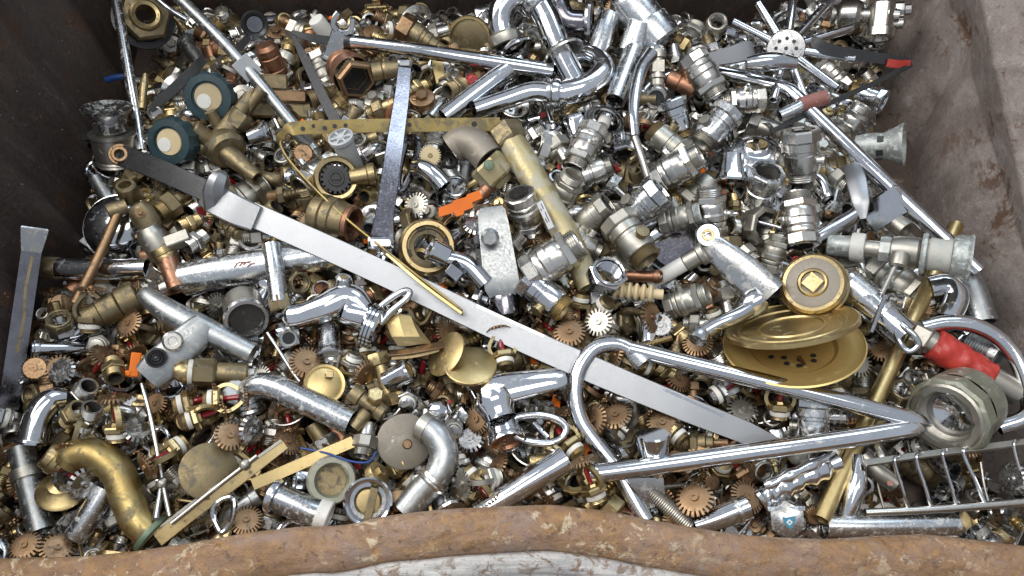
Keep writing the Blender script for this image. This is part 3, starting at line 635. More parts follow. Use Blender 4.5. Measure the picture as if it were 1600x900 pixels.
# --- shower arm with fork clip
t = Thing('shower_tube', 'straight tapered chromed arm reaching from the fork clip to the pipe bends', 'arm', 'straight chromed arm', 700, 86, .06, world=True)
g = t.p('tube', 'chrome_clean'); P = t.LP([(541, 64, .058), (620, 74, .060), (700, 86, .060), (790, 100, .056), (864, 112, .052)], 5); g.tube(P, 12.5, 18, .85, [np.interp(i/(len(P)-1), [0, 1], [.82, 1.05]) for i in range(len(P))])
g = t.p('end_plug', 'steel_dark'); g.lathe([(0, -6), (11, -6), (12, -4), (12, 6), (0, 6)], 16, local(t, 544, 64, .058, A(-8)))
t.done()
t = Thing('fork_clip', 'scratched chromed clip with a forked top beside the straight arm', 'clip', 'forked chrome clip', 528, 60, .062, A(68, .2), hint=(0, 0, 1))
g = t.p('shank', 'chrome_dirty'); g.box(15, 26, 50, TM(0, 0, -10), 3); g = t.p('foot', 'chrome_dirty', 'shank'); g.box(18, 33, 14, TM(0, 0, -34), 5)
for s in (-1, 1):
    g = t.p('prong', 'chrome_dirty'); g.sweep(smooth([(0, s*5, 12), (0, s*13, 18), (0, s*14, 28), (0, s*11, 38)], 4), rect(8, 18), hint=(1, 0, 0))
t.done()
t = Thing('bent_strip', 'black steel strip folded in a pointed hairpin behind the perforated strap', 'strip', 'black folded strip', 490, 110, .04, world=True)
g = t.p('long_limb', 'steel_dark'); strip(t, g, [(456, 52, .052), (478, 96, .046), (504, 150, .038), (526, 192, .030)], 15, 4, scale=[(0, .35), (.3, .9), (1, 1.15)])
g = t.p('short_limb', 'steel_dark'); strip(t, g, [(456, 50, .054), (490, 60, .054), (540, 66, .052)], 12, 4, scale=[(0, .5), (.4, 1), (1, 1.2)])
t.done()
# --- perforated strap
t = Thing('perforated_strap', 'thin brass coloured strap punched with holes and bent double', 'strap', 'perforated strap', 600, 196, .066, world=True)
g = t.p('strap', 'patina_brass'); P = strip(t, g, [(781, 194, .060), (700, 195, .063), (600, 196, .066), (520, 198, .068), (466, 200, .070), (445, 206, .072), (438, 224, .066), (452, 252, .062), (490, 295, .060), (540, 343, .060), (600, 392, .066), (660, 440, .067), (722, 488, .066)], 21, 3, n=5, N=[(0, (0, 0, 1)), (.36, (0, 0, 1)), (.42, (-.3, .9, .35)), (.5, (-.55, -.83, .45)), (1, (-.55, -.83, .5))])
for i, (x, y) in enumerate(((473, 201), (490, 197), (507, 200), (523, 197), (540, 196), (640, 195), (660, 193), (676, 192), (694, 192), (710, 193), (726, 193), (741, 194))):
    g = t.p('hole', 'black_rubber', 'strap'); z = np.interp(x, (466, 600, 700, 781), (.070, .066, .063, .060)); g.lathe([(0, .4), (3.4 if i < 9 else 4.6, .4), (3.2, -.6)], 10, local(t, x, y, z+.0013, (0, 0, 1)))
g = t.p('torn_edge', 'gold', 'strap'); strip(t, g, [(605, 397, .070), (660, 444, .071), (722, 490, .070)], 5, 6, face=(-.4, .5, .8))
t.done()
# --- dark T lever
t = Thing('flat_lever', 'scratched dark chromed flat lever standing across the perforated strap', 'lever', 'dark flat lever', 615, 245, .07, world=True)
g = t.p('blade', 'dark_chrome'); strip(t, g, [(632, 108, .072), (628, 150, .074), (620, 205, .076), (610, 275, .074), (602, 330, .070), (597, 372, .066)], 26, 9, scale=[(0, .85), (.5, 1.05), (.85, 1.1), (1, 1.35)])
g = t.p('tip', 'aluminium'); g.box(22, 12, 13, local(t, 632, 100, .072, (0, 0, 1)), 3); g = t.p('foot', 'chrome'); g.box(37, 18, 16, local(t, 595, 380, .066, (0, .2, 1)), 4)
t.done()
# --- valve with two handwheels
t = Thing('radiator_valve', 'brass valve with two dark teal handwheels below the grey bracket rail', 'valve', 'valve with teal handwheels', 350, 228, .045, world=True)
g = t.p('body', 'brass_old'); P = t.LP([(392, 150, .055), (370, 182, .052), (345, 225, .046), (368, 250, .046), (402, 278, .044)], 5); g.tube(P, 15, 16, .7, [np.interp(i/(len(P)-1), [0, .2, .45, .65, 1], [.75, .9, 1.25, 1.1, .7]) for i in range(len(P))])
g.lathe([(0, -26), (22, -24), (30, -10), (31, 6), (26, 14), (0, 16)], 24, local(t, 352, 232, .046, (.35, -.5, .8)))
g = t.p('union_nut', 'brass_old'); g.lathe([(10, -13), (17, -13), (19, -11), (19, 11), (17, 13), (10, 13)], 6, local(t, 373, 186, .053, A(52, .15)))
g = t.p('pipe_end', 'brass_old'); g.lathe([(8, -30), (9.5, -30), (9.5, 24), (8, 24), (7, 0)], 16, local(t, 396, 158, .055, A(52, .15)))
g = t.p('side_port', 'brass_old'); g.lathe([(11, -26), (16, -24), (16, 20), (13, 22), (0, 22)], 16, local(t, 318, 214, .05, A(140, .3))); g.lathe([(7, -28), (9, -28), (9, 20), (0, 20)], 14, local(t, 338, 192, .055, A(115, .3)))
g.lathe([(7, -24), (10, -24), (10, 22), (0, 22)], 14, local(t, 300, 230, .05, A(172, .2)))
for j, (x, y, r, ax) in enumerate(((325, 152, 38, (-.25, -.1, .9)), (264, 222, 36, (-.45, -.05, .85)))):
    n = 'handwheel'; g = t.p(n, 'teal_plastic'); M = local(t, x, y, .072, ax)
    g.lathe([(r*.45, -34), (r*.92, -30), (r, -22), (r, -4), (r*.93, 2), (r*.66, 3), (r*.63, -1), (0, -1)], 44, M, wob=lambda a, z: 1+(.045*math.copysign(1, math.cos(11*a)) if z < -3 else 0))
    g = t.p('wheel_cap', 'cream_plastic', n); g.lathe([(0, .8), (r*.54, .6), (r*.56, -1)], 26, M); g = t.p('cap_dot', 'white_plastic', n); g.lathe([(0, 1.8), (r*.29, 1.6), (r*.30, .2)], 20, M @ Matrix.Translation((t.D(-.3, .35, 0).x*0, 0, 0)) @ TM(-r*.14, r*.18, 0))
t.done()
# --- angle valve with copper pipes
t = Thing('angle_valve', 'grey and brass angle valve ending in a copper pipe mouth', 'valve', 'angle valve with copper mouth', 235, 360, .05, world=True)
g = t.p('brass_head', 'brass_old'); g.lathe([(0, -26), (16, -24), (21, -10), (19, 8), (14, 22), (0, 24)], 20, local(t, 226, 338, .052, A(122, .1))); g.lathe([(10, -16), (15, -16), (16, -14), (16, 12), (14, 15), (10, 15), (9, 0), (0, 0)], 20, local(t, 200, 300, .055, A(110, .8)))
g.lathe([(6, -14), (12, -14), (12, 14), (10, 16), (0, 16)], 14, local(t, 184, 326, .054, A(200)))
g = t.p('square_pin', 'bronze', 'brass_head'); g.lathe([(0, 8), (3.4, 8), (4, 7), (4, -2)], 4, local(t, 219, 332, .072, (0, 0, 1))); g.lathe([(0, 2), (8, 2), (8, -4)], 6, local(t, 219, 332, .070, (0, 0, 1)))
g = t.p('grey_body', 'nickel_dull'); g.lathe([(14, -28), (21, -26), (22, 12), (19, 18), (16, 26), (0, 26)], 20, local(t, 243, 378, .05, A(118, .1)))
g = t.p('square_port', 'nickel_dull'); g.box(20, 20, 40, local(t, 278, 376, .052, A(22, .1)), 3)
g = t.p('compression_nut', 'brass'); g.lathe([(12, -16), (17, -15), (18, -11), (18.5, -5), (17, -4), (18.5, -1), (18.5, 5), (17, 9), (13, 12)], 20, local(t, 258, 400, .045, A(-62)))
g = t.p('copper_mouth', 'copper'); g.tube(t.LP([(262, 404, .045), (270, 430, .042), (278, 452, .040)], 3), 14.5, 18, .8)
t.done()
pipe('copper_tube', 'thin brown copper tube pointing down beside the angle valve', 'tube', 'thin copper tube', [(184, 334, .052), (165, 378, .048), (140, 430, .044), (117, 474, .040)], 8, 'bronze', hollow=.75)
# --- pipes left
pipe('chrome_sleeve', 'short shiny chromed sleeve with a brown worn end below the copper tube', 'pipe', 'chrome sleeve', [(64, 418, .020), (110, 420, .022), (170, 421, .024), (232, 420, .026)], 17, 'chrome', extra=lambda t, P: t.p('worn_end', 'brass_old').lathe([(14.5, -18), (17.6, -18), (17.8, 18), (14, 18)], 20, atpath(P, .09)))
def _redm(t, P):
    for k, (a, b, c, d) in enumerate(((366, 418, 376, 409), (374, 416, 384, 410), (380, 414, 392, 409), (386, 417, 398, 412), (368, 412, 390, 411))):
        g = t.p('pen_mark', 'red_paint', 'tube'); Q = [t.L(a, b, .0550), t.L((a+c)/2, (b+d)/2-2, .0555), t.L(c, d, .0550)]; g.tube(smooth(Q, 3), 1.1, 5, None)
pipe('waste_pipe', 'wide dull white metal pipe with faint red scribble under the silver bar', 'pipe', 'wide dull pipe', [(288, 436, .032), (340, 426, .036), (420, 412, .036), (530, 394, .030)], 26, 'chrome_scale', seg=26, extra=_redm)
# --- tall square column by the wall
t = Thing('square_column', 'battered chromed square tap column leaning on the dark wall', 'column', 'square chrome column', 35, 490, .02, A(84, .1), hint=(0, 0, 1))
g = t.p('column_body', 'dark_chrome'); g.lathe([(10, -150), (19, -150), (19.5, -147), (19, 60), (19, 100), (0, 100)], 4, None, R(45)); g = t.p('flared_head', 'chrome_dirty'); g.lathe([(17, 96), (19, 98), (24, 122), (26, 134), (24, 136), (18, 130), (0, 128)], 4, None, R(45))
g = t.p('stain_stripe', 'brass_old', 'column_body'); g.plate([(-2, -60), (3, -58), (5, 0), (1, 40), (4, 90), (0, 92), (-3, 40), (1, 0)], 1.2, Matrix(((0, 0, 1, 14.2), (1, 0, 0, 0), (0, 1, 0, 0), (0, 0, 0, 1)))); t.done()
# --- round chrome cover, left
t = Thing('chrome_cover', 'round domed chrome cover half buried behind the angle valve', 'cover', 'round chrome cover', 178, 352, .02, (-.35, .2, .9)); g = t.p('shell', 'chrome_clean'); g.lathe([(0, 12), (24, 10), (40, 2), (50, -10), (53, -22), (50, -22), (38, -2), (0, 8)], 36); g = t.p('rim', 'chrome_clean', 'shell'); g.lathe([(50, -20), (55, -20), (56, -24), (52, -26)], 36); t.done()
# --- drain pieces by the left wall
t = Thing('floor_drain', 'dull round drain body with a ribbed grey skirt below its flange', 'drain', 'ribbed drain body', 178, 222, .028, A(96, .35)); g = t.p('skirt', 'nickel_dull'); g.lathe([(0, -36), (30, -36), (32, -34), (30, -31), (32, -29), (30, -26), (32, -23), (32, 10), (35, 12), (35, 15), (20, 16), (0, 14)], 30)
g = t.p('top_flange', 'chrome_dirty'); g.lathe([(18, 14), (24, 20), (25, 34), (20, 38), (24, 44), (36, 52), (37, 56), (30, 58), (14, 50), (0, 50)], 30); g = t.p('emblem', 'nickel', 'skirt'); g.lathe([(6.5, -.6), (9, .4), (7.4, 1), (6.4, .2)], 18, Matrix.Translation((0, 0, -8)) @ RZ(0) @ Matrix.Translation((0, 0, 0)) @ (frame(t.D(0, -.35, .9)).to_4x4() @ TM(0, 0, 32.5) @ Matrix.Diagonal((1.5, 1, 1, 1))))
for a in range(6):
    g = t.p('slot', 'dark_inside', 'top_flange'); g.box(2, 9, 10, RZ(60*a) @ TM(24.5, 0, 27), .5)
t.done()
t = Thing('hex_bushing', 'large dark hexagonal brass bushing in the far corner', 'bushing', 'dark hex bushing', 226, 26, .02, (.15, .25, .9)); g = t.p('hex', 'brass_old'); g.lathe([(20, -14), (36, -14), (40, -10), (40, 2), (36, 6), (22, 8)], 6); g = t.p('collar', 'brass'); g.lathe([(14, -10), (15, 14), (20, 16), (23, 14), (24, 6)], 28); g = t.p('flange', 'steel_dark'); g.lathe([(30, -24), (46, -22), (46, -16), (36, -13)], 32); t.done()
# --- golden S pipe lower left
t = Thing('s_trap', 'fat golden brass S-bend trap lying against the front lip', 'trap', 'golden S-bend', 170, 730, .035, world=True)
g = t.p('bend', 'patina_brass'); P = t.LP([(104, 728, .045), (120, 712, .047), (150, 712, .048), (182, 735, .045), (198, 775, .040), (214, 812, .034), (242, 838, .028)], 6); g.tube(P, 25.5, 22, .86, [np.interp(i/(len(P)-1), [0, .1, 1], [.85, 1, .95]) for i in range(len(P))])
g = t.p('bell_flange', 'gold'); M = local(t, 96, 762, .025, (-.15, .5, .7)); g.lathe([(8, 14), (18, 10), (22, 4), (34, -2), (38, -6), (37, -9), (20, -4), (8, 8)], 32, M)
g = t.p('neck_ring', 'brass'); g.lathe([(16, -16), (22, -14), (22, -8), (25, -6), (25, 2), (22, 4), (21, 14), (16, 16)], 26, local(t, 86, 716, .046, A(150, .1)))
g = t.p('outlet_ring', 'green_brass'); g.lathe([(26, -5), (31, -4), (32, 0), (31, 4), (26, 6), (24, 0)], 28, atpath(P, .97)); t.done()
t = Thing('brass_channel', 'narrow brass channel bar running up from the golden S-bend', 'bar', 'brass channel bar', 345, 768, .038, world=True)
g = t.p('channel', 'brass'); strip(t, g, [(247, 842, .034), (300, 803, .036), (370, 752, .042), (446, 694, .046)], 20, 9, scale=[(0, 1.25), (.3, 1), (1, .8)]); g = t.p('grey_lip', 'nickel_dull', 'channel'); strip(t, g, [(245, 828, .038), (300, 786, .040), (370, 738, .046), (440, 688, .050)], 5, 5); t.done()
for nm, lb, sh, pa, bx in (('bead_rod', 'thin steel rod with a round bead standing by the golden S-bend', 'upright bead rod', [(222, 600, .05), (238, 665, .050), (254, 752, .048), (265, 806, .044)], (254, 755, .048)), ('bead_rod', 'thin rod with a pale bead lying along the brass channel bar', 'sloping bead rod', [(268, 818, .042), (330, 768, .046), (384, 726, .050), (402, 712, .052)], (383, 726, .05))):
    pipe(nm, lb, 'rod', sh, pa, 3.6, 'nickel', hollow=None, extra=lambda t, P, bx=bx: t.p('bead', 'nickel_dull').lathe([(0, -9), (6, -7.5), (9, -2), (9, 2), (6, 7.5), (0, 9)], 16, local(t, *bx, A(60))), pname='shaft')
# --- discs
def disc(name, label, cat, short, px, py, z, ax, r, mat, h=4, extra=None, prof=None):
    t = Thing(name, label, cat, short, px, py, z, ax); g = t.p('disc', mat); g.lathe(prof or [(0, h/2), (r-2, h/2), (r, h/2-1.2), (r, -h/2+1.2), (r-2, -h/2), (0, -h/2)], 40)
    if extra: extra(t)
    return t.done()
disc('brass_disc', 'plain round brass disc lying flat beside the upright bead rod', 'disc', 'flat brass disc', 326, 736, .045, (.1, .1, 1), 44, 'brass_old', 6)
disc('brass_disc', 'bright round brass disc standing nearly level below the tilted gold disc', 'disc', 'level brass disc', 735, 572, .055, (0, .75, .75), 41, 'gold', 7)
disc('brass_disc', 'round gold disc tilted on edge next to the folded gold sheet', 'disc', 'tilted gold disc', 697, 553, .052, (-.75, .45, .62), 38, 'gold', 4)
disc('grey_disc', 'round grey brown metal disc with a rusty centre under the curved grey pipe', 'disc', 'grey disc', 632, 690, .035, (.1, 0, 1), 43, 'grey_brown', 8, lambda t: (t.p('hub', 'bronze').lathe([(0, 7), (6, 7), (8, 4), (11, 3)], 18, TM(4, -4, 0))))
disc('gold_cover', 'shallow bright gold lid with a small catch on its rim', 'lid', 'small gold lid', 507, 601, .04, (0.1, .2, 1), 31, 'gold', 6, lambda t: (t.p('rim', 'gold', 'disc').lathe([(26, 2), (27, 5), (31, 6), (32.5, 3), (31, 0)], 36), t.p('catch', 'brass').box(12, 10, 8, local(t, 515, 585, .046, (0, 0, 1)))))
disc('round_plate', 'dark golden round plate standing on edge behind the straight arm', 'plate', 'dark gold plate', 735, 62, .02, (-.3, -.2, .9), 34, 'brass_old', 4, lambda t: t.p('rim', 'gold', 'disc').lathe([(31, 1), (32, 4), (36, 4), (37, 0), (35, -3)], 36))
# --- folded gold sheet
t = Thing('folded_sheet', 'crumpled sheet of gold brass folded along its lower edge', 'sheet', 'folded gold sheet', 640, 520, .05, world=True)
g = t.p('upper_leaf', 'gold', ang=14)
grid_pts = [[(604, 500, .058), (622, 490, .060), (642, 494, .058), (654, 512, .054)], [(606, 512, .056), (626, 508, .0595), (648, 510, .058), (664, 524, .053)], [(612, 526, .054), (632, 526, .058), (656, 526, .0575), (672, 534, .052)], [(622, 541, .05), (640, 540, .052), (660, 537, .052), (674, 538, .048)]]
V = [t.L(*q) for row in grid_pts for q in row]; V += [v+Vector((0, 0, -2.5)) for v in V]
Fc = [(r*4+c, r*4+c+1, r*4+c+5, r*4+c+4) for r in range(3) for c in range(3)]; Fc += [tuple(16+i for i in reversed(f)) for f in Fc]
bd = [0, 1, 2, 3, 7, 11, 15, 14, 13, 12, 8, 4]; Fc += [(bd[i], 16+bd[i], 16+bd[(i+1) % 12], bd[(i+1) % 12]) for i in range(12)]; g.add(V, Fc)
g = t.p('folded_edge', 'bronze'); strip(t, g, [(608, 552, .05), (640, 549, .052), (680, 541, .050), (706, 536, .044)], 16, 3, face=(.1, .8, .5)); g = t.p('lower_leaf', 'brass', 'folded_edge'); strip(t, g, [(612, 560, .046), (650, 556, .047), (690, 546, .044)], 5, 3); t.done()
# --- chrome mixer tap in the middle
t = Thing('mixer_tap', 'shiny chromed mixer tap body with a pale upright spout tube', 'tap', 'chromed mixer tap', 500, 490, .05, world=True)
g = t.p('body', 'chrome_clean'); P = t.LP([(446, 498, .050), (475, 492, .054), (510, 480, .058), (545, 466, .058), (572, 486, .056)], 5); g.tube(P, 21, 22, None, [np.interp(i/(len(P)-1), [0, .08, .3, .6, .85, 1], [.7, 1.0, .95, 1.15, 1.1, .8]) for i in range(len(P))])
g = t.p('upright_tube', 'chrome_scale'); g.tube(t.LP([(424, 384, .062), (430, 420, .060), (436, 472, .052)], 3), 15, 18, .85)
g = t.p('brass_joint', 'brass_old', 'upright_tube'); g.lathe([(10, -12), (17, -12), (18, -10), (18, 10), (16, 12), (10, 12)], 6, local(t, 438, 474, .050, A(-75, .2)))
g = t.p('top_nozzle', 'chrome_scale'); g.lathe([(8, -18), (13, -14), (13, 8), (10, 12), (7, 12), (6, 8), (0, 8)], 18, local(t, 536, 442, .066, A(82, .45))); g = t.p('nozzle_insert', 'brass', 'top_nozzle'); g.lathe([(0, 1), (6.5, 1), (7, -1)], 12, local(t, 537, 433, .074, A(82, .45)))
g = t.p('neck', 'chrome_clean'); g.lathe([(14, -20), (20, -20), (23, -14), (23, 14), (20, 18), (14, 18)], 24, local(t, 556, 490, .054, A(-18)))
g = t.p('control_ring', 'chrome_clean'); M = local(t, 584, 510, .054, A(-22, .25))
g.lathe([(18, -14), (30, -14), (36, -10), (36, -7), (33.5, -6), (36, -5), (36, -1), (33.5, 0), (36, 1), (36, 5), (33, 9), (20, 11), (0, 11)], 34, M)
g = t.p('loop_handle', 'chrome_clean'); g.tube(t.LP([(580, 492, .062), (606, 470, .068), (630, 455, .072), (640, 457, .072), (634, 468, .070), (612, 486, .066), (594, 506, .062)], 5), 5.5, 12, None); t.done()
t = Thing('ribbed_outlet', 'open mouthed stained chromed outlet pointing down under the mixer tap', 'outlet', 'outlet under the tap', 515, 540, .04, A(-86, .55)); g = t.p('barrel', 'chrome_dirty'); g.lathe([(14, -34), (17, -32), (17, 4), (19, 10), (21, 14), (22, 18), (20, 20), (18, 18), (15, 8), (14, -10), (0, -10)], 26); g = t.p('sediment', 'ptfe'); g.lathe([(0, 8), (14.5, 9), (16, 11)], 20); t.done()
t = Thing('square_socket', 'small square chromed socket block with a dark hole below the tap body', 'socket', 'square socket', 451, 528, .045, (0, -.25, .9), hint=A(15)); g = t.p('block', 'chrome'); g.box(34, 34, 40, TM(0, 0, -20), 3); g = t.p('mouth_ring', 'nickel'); g.lathe([(9, -4), (10, 2), (13, 2.6), (14, 0)], 20); g = t.p('hole', 'black_rubber'); g.lathe([(0, .6), (9.4, .6), (9.6, -1)], 18); t.done()
# --- big chrome tap with lever
t = Thing('basin_tap', 'large shiny purple-grey chromed basin tap lying on its side with open mouth', 'tap', 'large basin tap', 800, 620, .05, world=True)
g = t.p('spout', 'chrome_clean'); P = t.LP([(756, 612, .052), (790, 606, .058), (835, 598, .060), (884, 590, .058)], 6); g.sweep(P, [(17*math.cos(a)*(.8 if math.cos(a) > 0 else 1.1), 26*math.sin(a)) for a in np.linspace(0, 2*math.pi, 24, False)], N=[t.D(0, .35, .9)]*len(P), scale=[np.interp(i/(len(P)-1), [0, .3, .8, .94, 1], [1.0, 1.0, .74, .66, .45]) for i in range(len(P))])
g = t.p('neck', 'chrome_clean'); g.lathe([(20, -22), (31, -20), (33, -8), (30, 0), (25, 10), (25, 22)], 26, local(t, 776, 636, .052, A(-70, .3)))
g = t.p('mouth', 'chrome_clean'); M = local(t, 792, 688, .046, A(-74, .6)); g.lathe([(24, -26), (25.5, -24), (25.5, -13), (28, -12), (28, -9), (26.5, -8), (28.6, -7), (28.6, -4), (27, -3), (29, -2), (30, 3), (29.5, 6), (26, 6), (25, 2), (23, -14), (0, -14)], 32, M)
g = t.p('inner_cup', 'copper', 'mouth'); g.lathe([(0, -4), (23, -3), (25, 2)], 28, M)
g = t.p('side_fin', 'chrome'); strip(t, g, [(730, 600, .050), (752, 640, .048), (770, 670, .044)], 12, 8, scale=[(0, .6), (.5, 1), (1, .7)], face=(-.7, -.2, .6)); t.done()
t = Thing('loop_lever', 'chromed loop-shaped tap lever with an open middle beside the basin tap', 'lever', 'chrome loop lever', 845, 668, .04, world=True); g = t.p('loop', 'chrome_clean'); P = smooth([t.L(*q) for q in ((806, 652, .045), (838, 648, .046), (868, 654, .045), (884, 668, .042), (878, 684, .040), (858, 692, .040), (826, 690, .040), (806, 680, .042), (800, 664, .044), (806, 652, .045))], 5)[:-1]; g.tube(P, 6.5, 12, None, closed=True)
g = t.p('inner_bar', 'chrome'); g.tube(t.LP([(834, 660, .038), (846, 674, .037), (856, 684, .037)], 3), 5, 10, None); t.done()
# --- dirty curved grey pipes
pipe('crusted_pipe', 'elbow pipe crusted with white limescale ending in an open mouth', 'pipe', 'limescale crusted pipe', [(392, 642, .02), (388, 618, .032), (402, 603, .042), (432, 606, .046), (480, 628, .046), (550, 660, .044)], 20, 'chrome_scale', seg=22, hollow=.88, scale=[(0, .9), (.3, 1), (1, 1.05)], extra=lambda t, P: t.p('collar', 'chrome_dirty').lathe([(18, -10), (23, -9), (24, -4), (22, 0), (24, 4), (23, 9), (18, 10)], 24, atpath(P, .06)))
pipe('grey_bend', 'curved dull grey waste pipe beside the round grey disc', 'pipe', 'curved grey pipe', [(660, 664, .05), (684, 682, .052), (694, 712, .05), (684, 742, .046), (660, 768, .040), (634, 800, .034)], 23, 'galvanised', seg=24, extra=lambda t, P: (t.p('collar', 'nickel').lathe([(22, -8), (26, -7), (27, -2), (25, 0), (27, 3), (26, 7), (22, 8)], 24, atpath(P, .66)), t.p('cut_end', 'nickel_dull').lathe([(19, -8), (24, -8), (24.6, 8), (20, 8)], 24, atpath(P, .04))))
t = Thing('pale_ring', 'thick pale green brass ring with a dark opening by the flat brass strip', 'ring', 'pale green ring', 518, 750, .045, (.08, -.05, 1)); g = t.p('ring', 'old_pipe_green'); g.lathe([(26, -16), (36, -14), (38, -10), (38, 4), (35, 8), (27, 8), (24, 4), (24, -16)], 36); g = t.p('bottom', 'brass_old'); g.lathe([(0, -12), (26, -12)], 24); t.done()
t = Thing('chrome_cup', 'round chromed drain cup with a brass bar across its mouth', 'cup', 'chrome drain cup', 575, 784, .05, (.0, -.1, 1)); g = t.p('cup', 'chrome'); g.lathe([(26, -28), (33, -24), (37, -4), (38, 3), (35, 6), (31, 4), (28, -12), (0, -14)], 36); g = t.p('bottom', 'brass', 'cup'); g.lathe([(0, -8), (18, -9), (22, -12)], 24); g = t.p('cross_bar', 'brass_old'); g.box(12, 56, 6, RZ(0) @ TM(4, -6, 6) @ RZ(-12)); t.done()
t = Thing('flat_strip', 'flat golden brass strip with ragged end above the pale green ring', 'strip', 'flat brass strip', 470, 724, .05, world=True); g = t.p('strip', 'gold'); strip(t, g, [(395, 757, .05), (440, 738, .052), (500, 712, .052), (552, 690, .048)], 18, 3); t.done()
pipe('flanged_sleeve', 'stained chromed sleeve with a white plastic end near the front lip', 'sleeve', 'stained sleeve', [(428, 774, .045), (455, 786, .046), (482, 797, .046), (508, 806, .044)], 22, 'chrome_scale', seg=24, extra=lambda t, P: (t.p('flange', 'chrome').lathe([(22, -7), (28, -6), (29, 0), (28, 5), (22, 6)], 26, atpath(P, .05)), t.p('white_sleeve', 'white_plastic').lathe([(18, -8), (24, -8), (24.5, 10), (22, 12), (19, 12), (18, 0)], 24, atpath(P, .95))))
pipe('flared_pipe', 'smooth chromed pipe with a flared mouth above the front lip', 'pipe', 'flared chrome pipe', [(752, 800, .045), (800, 770, .048), (845, 742, .05), (884, 718, .05)], 20, 'chrome_clean', seg=24, scale=[(0, .82), (.5, .95), (.9, 1.05), (1, 1.1)], extra=lambda t, P: t.p('ribbed_tail', 'nickel').lathe([(14, -12), (17, -12), (18, -8), (16.5, -6), (18, -4), (16.5, 0), (18, 3), (17, 8)], 22, atpath(P, .03)))
t = Thing('cone_grip', 'shiny chromed cone shaped knob below the silver bar', 'knob', 'cone knob', 1021, 702, .05, A(90, .45)); g = t.p('cone', 'chrome_clean'); g.lathe([(0, -44), (15, -44), (17, -42), (27, 20), (27.5, 24), (25, 26), (0, 26)], 30, wob=lambda a, z: 1+.02*math.cos(9*a)); t.done()
t = Thing('corner_bracket', 'grey triangular bracket with a threaded stud under the arrow rail', 'bracket', 'triangular bracket', 1010, 765, .035, (.35, -.25, 1), hint=A(0)); g = t.p('plate', 'chrome_dirty'); g.plate([(-35, 22), (26, 18), (28, -22), (0, -28)], 14); g = t.p('stud', 'nickel_dull'); g.lathe([(0, -50)]+thread(13, -48, 40, 3.4)+[(0, 42)], 18, local(t, 1048, 796, .032, A(-42, .05))); t.done()
# --- brass drain and dishes
t = Thing('drain_cover', 'thick round brass drain cap with a square recess in its middle', 'cap', 'brass drain cap', 1271, 444, .06, (-.12, .28, 1), hint=A(10)); g = t.p('base', 'brass'); g.lathe([(30, -18), (48, -17), (52, -13), (52, -8), (48, -5), (50, -2), (49, 4), (45, 8), (38, 9)], 44); g = t.p('face', 'grey_brown'); g.lathe([(0, 8), (18, 8), (18, 10), (37, 10), (40, 9)], 40); g = t.p('boss_ring', 'gold', 'face'); g.lathe([(17, 8), (18, 12), (21, 13), (23, 11), (24, 9)], 32); g = t.p('square', 'brass', 'face'); g.box(26, 26, 5, TM(0, 0, 11) @ RZ(40), 1.5); t.done()
t = Thing('gold_dish', 'wide shallow gold strainer dish with small holes under the brass drain cap', 'dish', 'wide gold dish', 1239, 540, .045, (.05, 1.1, .85)); g = t.p('dish', 'satin_gold'); g.lathe([(0, -6), (60, -5), (66, -1), (70, -1), (90, 1), (100, 3), (104, 6), (106, 4), (101, -1), (70, -5), (60, -9), (0, -10)], 56)
for a, r in ((-100, 40), (-85, 44), (-80, 30), (-60, 42), (-110, 28), (-45, 34), (-130, 40)):
    g = t.p('drain_hole', 'black_rubber', 'dish'); M = frame(t.D(.05, .82, .95)).to_4x4(); d = Matrix.Rotation(0, 4, 'Z'); v = t.D(math.cos(R(a)), math.sin(R(a)), 0); v.z = 0; v.normalize(); g.lathe([(0, -4.2), (4.4, -4.2), (4.6, -5.6)], 12, Matrix.Translation(v*r))
g = t.p('slot', 'brass', 'dish'); v = t.D(.2, -1, 0); v.z = 0; v.normalize(); g.box(6, 26, 3, Matrix.Translation(v*36+Vector((0, 0, -4))) @ frame(Vector((0, 0, 1)), v).to_4x4() @ RZ(90)); t.done()
t = Thing('gold_dish', 'tilted gold glass-like dish seen edge on above the wide gold dish', 'dish', 'tilted gold dish', 1236, 509, .066, (-.13, 1.0, .32)); g = t.p('dish', 'gold'); g.lathe([(0, -2), (40, -2), (70, 0), (90, 3), (98, 6), (101, 5), (101, -2), (92, -6), (70, -9), (0, -10)], 52)
g = t.p('engraved_ring', 'gold', 'dish'); g.lathe([(46, -2.4), (48, 1), (51, 1), (53, -1.6)], 48); g = t.p('outer_ring', 'gold', 'dish'); g.lathe([(76, .4), (78, 3.5), (81, 3.5), (83, 1.6)], 48); t.done()
